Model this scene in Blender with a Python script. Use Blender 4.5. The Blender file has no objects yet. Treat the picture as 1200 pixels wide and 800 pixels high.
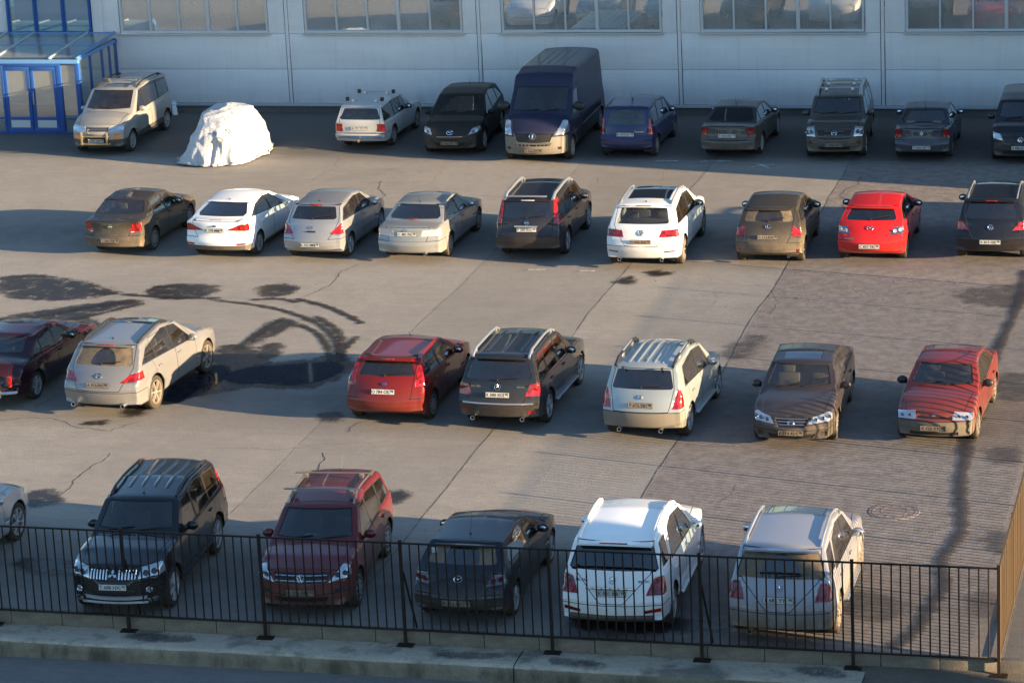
import bpy, bmesh, math, random
import numpy as np
from mathutils import Vector, Matrix
random.seed(7)
R = math.radians
scn = bpy.context.scene
COL = scn.collection

# ---------------------------------------------------------------- camera, sky, sun, exposure
cam_d = bpy.data.cameras.new('camera')
cam = bpy.data.objects.new('camera', cam_d); COL.objects.link(cam); scn.camera = cam
cam_d.sensor_width = 36; cam_d.lens = 3476.6/1200*36; cam_d.clip_start = .5; cam_d.clip_end = 3000
CP, CR, CY = R(16.03876), R(-2.81024), R(15)
ri = Vector((1, 0, 0)); fw = Vector((0, math.cos(CP), -math.sin(CP))); up = Vector((0, math.sin(CP), math.cos(CP)))
r2 = ri*math.cos(CR)+up*math.sin(CR); u2 = up*math.cos(CR)-ri*math.sin(CR)
M = Matrix((r2, u2, -fw)).transposed().to_4x4()
cam.matrix_world = Matrix.Translation((0, 0, 19.392)) @ Matrix.Rotation(CY, 4, 'Z') @ M

SUN_AZ, SUN_EL = R(-12.5), R(9.2)           # azimuth from +X, towards the camera side
world = bpy.data.worlds.new('World'); scn.world = world; world.use_nodes = True
wn = world.node_tree; wn.nodes.clear()
sky = wn.nodes.new('ShaderNodeTexSky'); sky.sky_type = 'NISHITA'; sky.sun_disc = False
sky.sun_elevation = SUN_EL; sky.sun_rotation = R(90)-SUN_AZ; sky.air_density = 1.0; sky.dust_density = .3; sky.ozone_density = 2.4
bg = wn.nodes.new('ShaderNodeBackground'); bg.inputs[1].default_value = .092
wo = wn.nodes.new('ShaderNodeOutputWorld')
wn.links.new(sky.outputs[0], bg.inputs[0]); wn.links.new(bg.outputs[0], wo.inputs[0])
sun_d = bpy.data.lights.new('sun', 'SUN'); sun_d.energy = 5.0; sun_d.angle = R(.5); sun_d.color = (1, .74, .44)
sun = bpy.data.objects.new('sun', sun_d); COL.objects.link(sun)
sv = Vector((math.cos(SUN_AZ)*math.cos(SUN_EL), math.sin(SUN_AZ)*math.cos(SUN_EL), math.sin(SUN_EL)))
sun.rotation_euler = sv.to_track_quat('Z', 'Y').to_euler(); sun.location = (30, 40, 40)
scn.view_settings.view_transform = 'Standard'; scn.view_settings.look = 'None'
scn.view_settings.exposure = 2.12; scn.view_settings.gamma = 1
scn.cycles.max_bounces = 8; scn.cycles.transparent_max_bounces = 12
scn.cycles.caustics_reflective = False; scn.cycles.caustics_refractive = False

# ---------------------------------------------------------------- materials
def mat(name):
    m = bpy.data.materials.new(name); m.use_nodes = True
    nt = m.node_tree; return m, nt, nt.nodes['Principled BSDF']
def N(nt, t, **k):
    n = nt.nodes.new(t)
    for a, b in k.items():
        if a in n.inputs.keys() if isinstance(a, str) else False: n.inputs[a].default_value = b
        else: setattr(n, a, b)
    return n
def ramp(nt, src, stops):
    r = nt.nodes.new('ShaderNodeValToRGB'); e = r.color_ramp.elements
    while len(e) < len(stops): e.new(.5)
    for q, (p, c) in zip(e, stops):
        q.position = p; q.color = (c, c, c, 1) if not hasattr(c, '__len__') else (*c, 1)
    nt.links.new(src, r.inputs[0]); return r.outputs[0]
def mixc(nt, f, a, b, mode='MIX'):
    m = nt.nodes.new('ShaderNodeMix'); m.data_type = 'RGBA'; m.blend_type = mode
    for s, v in ((m.inputs[0], f), (m.inputs[6], a), (m.inputs[7], b)):
        if hasattr(v, 'is_linked') or hasattr(v, 'links'): nt.links.new(v, s)
        elif hasattr(v, '__len__'): s.default_value = (*v, 1)
        else: s.default_value = v
    return m.outputs[2]
def mth(nt, op, a, b=None, clamp=False):
    m = nt.nodes.new('ShaderNodeMath'); m.operation = op; m.use_clamp = clamp
    for s, v in zip(m.inputs, (a, b)):
        if v is None: continue
        if hasattr(v, 'links'): nt.links.new(v, s)
        else: s.default_value = v
    return m.outputs[0]
def noise(nt, co, scale, det=4, rough=.55, dist=0):
    n = nt.nodes.new('ShaderNodeTexNoise'); n.inputs['Scale'].default_value = scale
    n.inputs['Detail'].default_value = det; n.inputs['Roughness'].default_value = rough; n.inputs['Distortion'].default_value = dist
    if co is not None: nt.links.new(co, n.inputs['Vector'])
    return n.outputs['Fac']
def bump(nt, h, strength, dist, normal=None):
    b = nt.nodes.new('ShaderNodeBump'); b.inputs['Strength'].default_value = strength; b.inputs['Distance'].default_value = dist
    nt.links.new(h, b.inputs['Height']); 
    if normal is not None: nt.links.new(normal, b.inputs['Normal'])
    return b.outputs[0]
def plain(name, c, rough=.5, metal=0, **kw):
    m, nt, p = mat(name); p.inputs['Base Color'].default_value = (*c, 1)
    p.inputs['Roughness'].default_value = rough; p.inputs['Metallic'].default_value = metal
    for k, v in kw.items(): p.inputs[k.replace('_', ' ')].default_value = v
    return m
DUST = (.19, .148, .105)
def dusty(name, c, dirt=.4, metal=.0, rough=.35, coat=.6, z0=.15, z1=1.0):
    """paint or plastic with road dust: more near the ground, patchy, rougher where dusty"""
    m, nt, p = mat(name); tc = N(nt, 'ShaderNodeTexCoord'); co = tc.outputs['Object']
    sp = N(nt, 'ShaderNodeSeparateXYZ'); nt.links.new(co, sp.inputs[0])
    z = N(nt, 'ShaderNodeMapRange'); nt.links.new(sp.outputs[2], z.inputs[0])
    z.inputs[1].default_value = z0; z.inputs[2].default_value = z1; z.inputs[3].default_value = 1.0; z.inputs[4].default_value = .06
    n1 = noise(nt, co, 3.5, 6, .65); n2 = noise(nt, co, 24, 4, .7)
    mp = N(nt, 'ShaderNodeMapping'); nt.links.new(co, mp.inputs[0]); mp.inputs['Scale'].default_value = (9, 9, 1.2)
    n3 = noise(nt, mp.outputs[0], 2.5, 3, .6)
    s = mth(nt, 'ADD', mth(nt, 'MULTIPLY', n1, .9), mth(nt, 'ADD', mth(nt, 'MULTIPLY', n2, .35), mth(nt, 'MULTIPLY', n3, .45)))
    s = mth(nt, 'SUBTRACT', s, .32)
    d = mth(nt, 'MULTIPLY', mth(nt, 'MULTIPLY', s, z.outputs[0]), dirt*1.5, True)
    nt.links.new(mixc(nt, d, c, DUST), p.inputs['Base Color'])
    rr = N(nt, 'ShaderNodeMapRange'); nt.links.new(d, rr.inputs[0]); rr.inputs[3].default_value = rough; rr.inputs[4].default_value = .85
    nt.links.new(rr.outputs[0], p.inputs['Roughness'])
    nt.links.new(mth(nt, 'MULTIPLY', mth(nt, 'SUBTRACT', 1, d, True), metal), p.inputs['Metallic'])
    nt.links.new(mth(nt, 'MULTIPLY', mth(nt, 'SUBTRACT', 1, mth(nt, 'MULTIPLY', d, 1.2), True), coat), p.inputs['Coat Weight'])
    p.inputs['Coat Roughness'].default_value = .05; p.inputs['Specular IOR Level'].default_value = .22
    return m
def glassm(name, tint, dust=0.0, frac=.0):
    """window glass: clear reflection over tinted see-through, with a film of dust"""
    m = bpy.data.materials.new(name); m.use_nodes = True; nt = m.node_tree; nt.nodes.clear()
    out = N(nt, 'ShaderNodeOutputMaterial'); tr = N(nt, 'ShaderNodeBsdfTransparent'); gl = N(nt, 'ShaderNodeBsdfGlossy')
    tr.inputs[0].default_value = (*tint, 1); gl.inputs['Roughness'].default_value = .03
    gl.inputs[0].default_value = (.9, .95, 1, 1)
    fr = N(nt, 'ShaderNodeFresnel'); fr.inputs[0].default_value = 1.52
    mx = N(nt, 'ShaderNodeMixShader'); nt.links.new(mth(nt, 'ADD', mth(nt, 'MULTIPLY', fr.outputs[0], 2.1), frac, True), mx.inputs[0])
    nt.links.new(tr.outputs[0], mx.inputs[1]); nt.links.new(gl.outputs[0], mx.inputs[2])
    df = N(nt, 'ShaderNodeBsdfDiffuse'); df.inputs[0].default_value = (*DUST, 1)
    m2 = N(nt, 'ShaderNodeMixShader'); tc = N(nt, 'ShaderNodeTexCoord')
    n = noise(nt, tc.outputs['Object'], 5, 4, .6)
    nt.links.new(mth(nt, 'MULTIPLY', n, dust*2.0, True), m2.inputs[0])
    nt.links.new(mx.outputs[0], m2.inputs[1]); nt.links.new(df.outputs[0], m2.inputs[2]); nt.links.new(m2.outputs[0], out.inputs[0])
    return m
def lens(name, c, rough=.12, metal=0, **kw):
    m, nt, p = mat(name); tc = N(nt, 'ShaderNodeTexCoord'); v = N(nt, 'ShaderNodeTexVoronoi'); v.inputs['Scale'].default_value = 14; nt.links.new(tc.outputs['Object'], v.inputs['Vector'])
    nt.links.new(mixc(nt, ramp(nt, v.outputs['Color'], [(.25, 0), (.75, 1)]), tuple(x*.35 for x in c), tuple(min(1, x*1.15) for x in c)), p.inputs['Base Color'])
    p.inputs['Roughness'].default_value = rough; p.inputs['Coat Weight'].default_value = 1; p.inputs['Coat Roughness'].default_value = .03
    nt.links.new(bump(nt, v.outputs['Distance'], .25, .02), p.inputs['Normal']); return m
MT = {}
MT['glass'] = glassm('window_glass', (.52, .58, .58), .06)
MT['tint'] = glassm('tinted_glass', (.035, .035, .04), .04, .02)
MT['dusty_glass'] = glassm('dusty_glass', (.05, .05, .05), .75)
MT['wiped'] = glassm('wiped_glass', (.03, .035, .045), .12, .04)
MT['trim'] = plain('black_trim', (.013, .013, .014), .5)
MT['seam'] = plain('panel_gap', (.006, .006, .006), .9)
MT['inner'] = plain('cabin_lining', (.022, .022, .024), .85)
MT['well'] = dusty('wheel_well', (.008, .008, .008), .35, 0, .9, 0)
MT['rubber'] = dusty('tyre_rubber', (.012, .012, .013), .3, 0, .8, 0, 0, .9)
MT['alloy'] = dusty('alloy_rim', (.42, .43, .45), .3, .6, .35, .1)
MT['alloy_dusty'] = dusty('dusty_alloy_rim', (.3, .29, .28), .9, .4, .5, 0)
MT['darkrim'] = plain('rim_hollow', (.01, .01, .01), .8)
MT['steelcap'] = dusty('grey_wheel_cover', (.3, .31, .32), .5, .3, .45, 0)
MT['chrome'] = plain('chrome', (.75, .76, .78), .12, 1)
MT['silver'] = plain('satin_silver', (.55, .56, .58), .32, .8)
MT['plate'] = dusty('plate_white', (.62, .62, .6), .35, 0, .5, 0)
MT['plate_dirty'] = dusty('plate_dusty', (.4, .37, .33), 1.1, 0, .7, 0)
MT['ink'] = plain('plate_black', (.02, .02, .02), .6)
MT['red'] = lens('red_lens', (.3, .008, .008), .12, 0, Coat_Weight=1.0, Coat_Roughness=.03)
MT['redlit'] = lens('bright_red_lens', (.38, .01, .008), .15, 0, Coat_Weight=1.0, Coat_Roughness=.03)
MT['white_lens'] = plain('clear_lens', (.62, .6, .62), .15, .3, Coat_Weight=1.0)
MT['amber'] = plain('amber_lens', (.8, .25, .03), .2, 0, Coat_Weight=1.0)
MT['head'] = plain('headlamp_reflector', (.5, .53, .57), .16, .6, Coat_Weight=1.0, Coat_Roughness=.02)
MT['bulb'] = plain('lamp_bowl', (.25, .27, .3), .08, .9)
MT['seat'] = plain('seat_fabric', (.09, .09, .092), .9)
MT['seat_beige'] = plain('seat_leather', (.16, .135, .11), .7)
MT['exhaust'] = plain('exhaust_pipe', (.4, .35, .28), .35, .9)
MT['curtain'] = plain('blind_cloth', (.55, .55, .5), .9)
MT['green_cloth'] = plain('green_cloth', (.05, .16, .05), .9)

# ---------------------------------------------------------------- object helpers
def mk(name, V, F, mats, parent=None, mi=None, smooth=True, sharp=52):
    me = bpy.data.meshes.new(name); me.from_pydata([tuple(v) for v in V], [], [tuple(f) for f in F])
    for m in (mats if isinstance(mats, (list, tuple)) else [mats]): me.materials.append(MT[m] if isinstance(m, str) else m)
    if mi is not None: me.polygons.foreach_set('material_index', mi)
    if smooth:
        me.polygons.foreach_set('use_smooth', [True]*len(me.polygons)); me.set_sharp_from_angle(angle=R(sharp))
    me.update()
    o = bpy.data.objects.new(name, me); COL.objects.link(o); o.parent = parent
    return o
def share(src, name, parent, loc=None, rot=None):
    o = bpy.data.objects.new(name, src.data); COL.objects.link(o); o.parent = parent
    if loc is not None: o.location = loc
    if rot is not None: o.rotation_euler = rot
    return o
def empty(name, loc, rz=0, label=None, cat=None, group=None):
    o = bpy.data.objects.new(name, None); COL.objects.link(o); o.location = loc; o.rotation_euler = (0, 0, rz)
    if label: o['label'] = label
    if cat: o['category'] = cat
    if group: o['group'] = group
    return o
class G:
    """collects vertices and faces"""
    def __init__(s): s.V = []; s.F = []; s.M = []; s.m = 0
    def add(s, V, F):
        b = len(s.V); s.V += [tuple(v) for v in V]; s.F += [tuple(i+b for i in f) for f in F]; s.M += [s.m]*len(F); return s
    def box(s, c, d, rot=None, taper=1.0):
        hx, hy, hz = d[0]/2, d[1]/2, d[2]/2
        P = [Vector((x*hx*(taper if z > 0 else 1), y*hy*(taper if z > 0 else 1), z*hz)) for z in (-1, 1) for y in (-1, 1) for x in (-1, 1)]
        if rot is not None: P = [rot @ p for p in P]
        return s.add([p+Vector(c) for p in P], [(0, 2, 3, 1), (4, 5, 7, 6), (0, 1, 5, 4), (2, 6, 7, 3), (0, 4, 6, 2), (1, 3, 7, 5)])
    def bbox(s, c, d, b=.01, rot=None):
        """box with chamfered edges"""
        bm = bmesh.new(); bmesh.ops.create_cube(bm, size=1); bmesh.ops.scale(bm, vec=d, verts=bm.verts)
        bmesh.ops.bevel(bm, geom=bm.edges[:]+bm.verts[:], offset=b, segments=2, affect='EDGES', profile=.6)
        V = [v.co.copy() for v in bm.verts]; bm.verts.index_update(); F = [[v.index for v in f.verts] for f in bm.faces]; bm.free()
        if rot is not None: V = [rot @ p for p in V]
        return s.add([p+Vector(c) for p in V], F)
    def tube(s, pts, r, n=8, cap=True):
        P = [Vector(p) for p in pts]; rings = []
        for i, p in enumerate(P):
            t = (P[min(i+1, len(P)-1)]-P[max(i-1, 0)]).normalized()
            a = t.cross(Vector((0, 0, 1)) if abs(t.z) < .9 else Vector((1, 0, 0))).normalized(); b = t.cross(a)
            rr = r[i] if hasattr(r, '__len__') else r
            rings.append([p+a*math.cos(2*math.pi*k/n)*rr+b*math.sin(2*math.pi*k/n)*rr for k in range(n)])
        V = [v for q in rings for v in q]; F = []
        for i in range(len(P)-1):
            for k in range(n): F.append((i*n+k, i*n+(k+1) % n, (i+1)*n+(k+1) % n, (i+1)*n+k))
        if cap: F += [tuple(range(n))[::-1], tuple((len(P)-1)*n+k for k in range(n))]
        return s.add(V, F)
    def lathe(s, prof, n=24, axis='X', c=(0, 0, 0), close=False):
        """prof: (along, radius)"""
        V = []; F = []; m = len(prof)
        for a, r in prof:
            for k in range(n):
                t = 2*math.pi*k/n; u, w = r*math.cos(t), r*math.sin(t)
                V.append({'X': (a, u, w), 'Y': (w, a, u), 'Z': (u, w, a)}[axis])
        for i in range(m-1 if not close else m):
            j = (i+1) % m
            for k in range(n): F.append((i*n+k, i*n+(k+1) % n, j*n+(k+1) % n, j*n+k))
        return s.add([Vector(v)+Vector(c) for v in V], F)
    def disk(s, c, r, nrm, n=16):
        q = Vector(nrm).normalized(); a = q.orthogonal().normalized(); b = q.cross(a)
        return s.add([Vector(c)+a*r*math.cos(2*math.pi*k/n)+b*r*math.sin(2*math.pi*k/n) for k in range(n)], [tuple(range(n))])
    def ell(s, c, d, n=12, m=8):
        V = []; F = []
        for i in range(m+1):
            p = math.pi*i/m
            for k in range(n):
                t = 2*math.pi*k/n; sg = lambda x, e: math.copysign(abs(x)**e, x)
                V.append((c[0]+d[0]*math.sin(p)*sg(math.cos(t), .7), c[1]+d[1]*math.sin(p)*sg(math.sin(t), .7), c[2]+d[2]*math.cos(p)))
        for i in range(m):
            for k in range(n): F.append((i*n+k, (i+1)*n+k, (i+1)*n+(k+1) % n, i*n+(k+1) % n))
        return s.add(V, F)
    def obj(s, name, mats, parent=None, smooth=True, sharp=45): return mk(name, s.V, s.F, mats, parent, s.M, smooth, sharp)
def struct(o, label=None):
    o['kind'] = 'structure'
    if label: o['label'] = label
    return o
_text = {}
def text_mesh(txt, h, depth=.003, bold=0.0, spacing=1.0):
    """flat lettering in XZ, facing -Y, centred; returns verts, faces"""
    k = (txt, h, depth, bold, spacing)
    if k in _text: return _text[k]
    cu = bpy.data.curves.new('t', 'FONT'); cu.body = txt; cu.size = h/.7; cu.align_x = 'CENTER'; cu.align_y = 'CENTER'
    cu.resolution_u = 2; cu.offset = bold; cu.space_character = spacing
    o = bpy.data.objects.new('t', cu); me = bpy.data.meshes.new_from_object(o)
    V = [(v.co.x, -depth, v.co.y) for v in me.vertices]; F = [tuple(p.vertices) for p in me.polygons]
    bpy.data.objects.remove(o); bpy.data.meshes.remove(me); bpy.data.curves.remove(cu)
    _text[k] = (V, F); return _text[k]

# ---------------------------------------------------------------- car generator
# internal coordinates: x from the front bumper backwards, y half width >= 0, z up. Local object: forward = +Y, origin midway between axles.
def fillet(poly):
    pts = []; n = len(poly)
    for i in range(n):
        p0 = np.array(poly[i-1][:2]); p = np.array(poly[i][:2]); p1 = np.array(poly[(i+1) % n][:2]); r = poly[i][2]
        a = p0-p; b = p1-p; la, lb = np.hypot(*a), np.hypot(*b); a = a/la; b = b/lb
        ang = math.acos(max(-1, min(1, float(a@b)))); t = min(r/max(math.tan(ang/2), 1e-3), la*.48, lb*.48)
        s, e = p+a*t, p+b*t; k = max(2, int(np.hypot(*(e-s))/.05))
        k = min(k, 14)
        for j in range(k+1):
            u = j/k; pts.append((1-u)**2*s+2*u*(1-u)*p+u*u*e)
    out = []
    for i in range(len(pts)):
        a, b = pts[i], pts[(i+1) % len(pts)]; d = np.hypot(*(b-a))
        if d < .012: continue
        k = max(1, int(math.ceil(d/.12)))
        for j in range(k): out.append(a+(b-a)*j/k)
    return np.array(out)
def cut(bm, faces, planes):
    for co, no in planes:
        co = Vector(co); no = Vector(no); es = set(); vs = set()
        for f in faces: es.update(f.edges); vs.update(f.verts)
        r = bmesh.ops.bisect_plane(bm, geom=list(faces)+list(es)+list(vs), dist=1e-5, plane_co=co, plane_no=no)
        faces = [f for f in r['geom'] if isinstance(f, bmesh.types.BMFace) and (f.calc_center_median()-co).dot(no) < 0]
        if not faces: break
    return faces
AX = {'side': (0, 2), 'end': (1, 2), 'top': (0, 1)}
def poly_planes(poly, view):
    i, j = AX[view]; n = len(poly)
    area = sum(poly[k][0]*poly[(k+1) % n][1]-poly[(k+1) % n][0]*poly[k][1] for k in range(n)); sg = 1 if area > 0 else -1
    out = []
    for k in range(n):
        a, b = poly[k], poly[(k+1) % n]; dx, dy = b[0]-a[0], b[1]-a[1]
        if view != 'side' and view == 'end' and abs(a[0]) < 1e-6 and abs(b[0]) < 1e-6: continue
        if view == 'top' and abs(a[1]) < 1e-6 and abs(b[1]) < 1e-6: continue
        l = math.hypot(dx, dy)
        if l < 1e-6: continue
        no = [0, 0, 0]; co = [0, 0, 0]; no[i] = dy/l*sg; no[j] = -dx/l*sg; co[i] = a[0]; co[j] = a[1]
        out.append((co, no))
    return out
def shrink(planes, d): return [([c[k]-n[k]*d for k in range(3)], n) for c, n in planes]

WHEELS = {}
def wheel_meshes(Rw, style, width=.22):
    k = (round(Rw, 2), style)
    if k in WHEELS: return WHEELS[k]
    rr = Rw*.71; w = width/2
    t = G(); t.lathe([(-w*.8, rr*.95), (-w*.95, rr), (-w, (rr+Rw)/2), (-w*.9, Rw*.965), (-w*.6, Rw), (-w*.25, Rw), (-w*.22, Rw*.985), (-w*.15, Rw*.985), (-w*.12, Rw),
                      (w*.12, Rw), (w*.15, Rw*.985), (w*.22, Rw*.985), (w*.25, Rw), (w*.6, Rw), (w*.9, Rw*.965), (w, (rr+Rw)/2), (w*.95, rr), (w*.8, rr*.95)], 36)
    tyre = t.obj('tyre', 'rubber'); COL.objects.unlink(tyre)
    g = G(); g.m = 0
    g.lathe([(w*.93, rr*1.0), (w*.98, rr*.985), (w*.95, rr*.94), (w*.7, rr*.9), (w*.3, rr*.88), (-w*.8, rr*.9)], 32)
    cap = style.startswith('cap'); ns = int(style.split('_')[-1])
    if cap:
        g.lathe([(w*.8, rr*.9), (w*.95, rr*.6), (w*.98, rr*.25), (w*.98, 0.001)], 24); g.m = 1
        for q in range(ns*2):
            a = math.pi*q/ns; c = (w*.93, rr*.72*math.cos(a), rr*.72*math.sin(a)); g.bbox(c, (.02, rr*.16, rr*.12), .004, Matrix.Rotation(a, 3, 'X'))
    else:
        for q in range(ns):
            a = 2*math.pi*q/ns; wd = 1.25/ns*rr
            rm = Matrix.Rotation(a, 3, 'X')
            P = [(w*.55, 0, -wd*.55), (w*.9, 0, -wd*.3), (w*.9, 0, wd*.3), (w*.55, 0, wd*.55)]
            V = []
            for rad, k2, dx in ((rr*.12, .9, 0), (rr*.5, .75, .012), (rr*.93, 1.0, .0)):
                for p in P: V.append(rm @ Vector((p[0]+dx, rad, p[2]*k2)))
            F = [(i*4+k3, i*4+(k3+1) % 4, (i+1)*4+(k3+1) % 4, (i+1)*4+k3) for i in range(2) for k3 in range(4)]
            g.add(V, F)
        g.lathe([(w*.6, rr*.2), (w*.95, rr*.18), (w, rr*.1), (w, .001)], 16)
        g.m = 1; g.disk((w*.2, 0, 0), rr*.9, (1, 0, 0), 24)
        g.m = 2; g.disk((w*.3, 0, 0), rr*.55, (1, 0, 0), 20)
    base = 'alloy' if style.startswith('alloy') else ('alloy_dusty' if style.startswith('dirty') else 'steelcap')
    rim = g.obj('rim', [base, 'darkrim', 'silver']); COL.objects.unlink(rim)
    WHEELS[k] = (tyre, rim); return WHEELS[k]
SEATS = {}
def seat_mesh(kind):
    if kind in SEATS: return SEATS[kind]
    g = G(); tilt = Matrix.Rotation(R(-14), 3, 'X')   # local: forward +Y
    wd = .5 if kind[0] == 'f' else 1.25
    g.bbox((0, .05, .12), (wd, .5, .16), .05)
    g.bbox((0, -.27, .42), (wd*.94, .13, .6), .05, Matrix.Rotation(R(14), 3, 'X'))
    for x in ((0,) if kind[0] == 'f' else (-.38, .38)): g.bbox((x, -.36, .8), (.26, .09, .18), .04, Matrix.Rotation(R(10), 3, 'X'))
    o = g.obj('seat', 'seat_beige' if kind.endswith('b') else 'seat'); COL.objects.unlink(o); SEATS[kind] = o; return o

def emblem(kind, s):
    """maker's badge lying in XZ and facing -Y, about s metres across"""
    g = G(); r = s/2
    def ring(rx, rz, t=.1):
        n = 20; g.tube([(rx*math.cos(2*math.pi*k/n), 0, rz*math.sin(2*math.pi*k/n)) for k in range(n+1)], s*t*.5, 5, False)
    def bar(a, b, t=.1): g.tube([(a[0]*r, 0, a[1]*r), (b[0]*r, 0, b[1]*r)], s*t*.5, 5)
    if kind == 'star':
        ring(r, r, .07)
        for a in (90, 210, 330):
            c, q = math.cos(R(a)), math.sin(R(a)); g.tube([(0, 0, 0), (c*r, 0, q*r)], [s*.09, s*.02], 4)
    elif kind == 'vw':
        ring(r, r); bar((-.45, .8), (0, .1)); bar((.45, .8), (0, .1)); bar((-.8, .3), (-.35, -.8)); bar((-.35, -.8), (0, 0)); bar((0, 0), (.35, -.8)); bar((.35, -.8), (.8, .3))
    elif kind == 'wing':
        ring(r, r*.85); bar((-.9, .35), (-.35, .3)); bar((-.35, .3), (0, -.15)); bar((0, -.15), (.35, .3)); bar((.35, .3), (.9, .35))
    elif kind == 'h':
        ring(r, r*.85); bar((-.4, -.55), (-.5, .6), .14); bar((.4, -.55), (.5, .6), .14); bar((-.4, 0), (.4, 0), .14)
    elif kind == 'oval': g.lathe([(-.006, .001), (-.006, r*.8), (0, r), (.004, r)], 20, 'Y'); g.V = [(x, y, z*.45) for x, y, z in g.V]
    elif kind == 'bar': ring(r, r); g.box((0, -.004, 0), (s*1.15, .012, s*.22))
    elif kind == 'ovals': ring(r, r*.68); ring(r*.35, r*.62); 
    elif kind == 'diamonds':
        for a in (90, 210, 330):
            c, q = math.cos(R(a)), math.sin(R(a)); d, e = -q, c
            V = [(0, -.012, 0), ((c*.5+d*.29)*r, -.012, (q*.5+e*.29)*r), (c*r, -.012, q*r), ((c*.5-d*.29)*r, -.012, (q*.5-e*.29)*r)]
            g.add(V, [(0, 3, 2, 1)]); g.add([(x, 0, z) for x, y, z in V], [(0, 1, 2, 3)])
    elif kind == 'diamond':
        for a, b in (((0, 1), (.7, 0)), ((.7, 0), (0, -1)), ((0, -1), (-.7, 0)), ((-.7, 0), (0, 1))): bar(a, b, .16)
    elif kind == 'lion':
        ring(r, r*.9, .06); bar((-.2, -.6), (-.1, .3), .3); bar((-.1, .3), (.35, .6), .22); bar((0, .1), (.6, .1), .12); bar((0, -.3), (.4, -.6), .14)
    elif kind == 'arrow': ring(r, r); bar((-.3, -.5), (.1, .6), .18); bar((-.4, .2), (.5, .4), .14); bar((-.1, -.1), (.6, 0), .12)
    elif kind == 'ship': ring(r, r*.6); bar((-.5, -.1), (.5, -.1), .12); bar((0, -.1), (.1, .4), .14)
    return g

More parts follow.
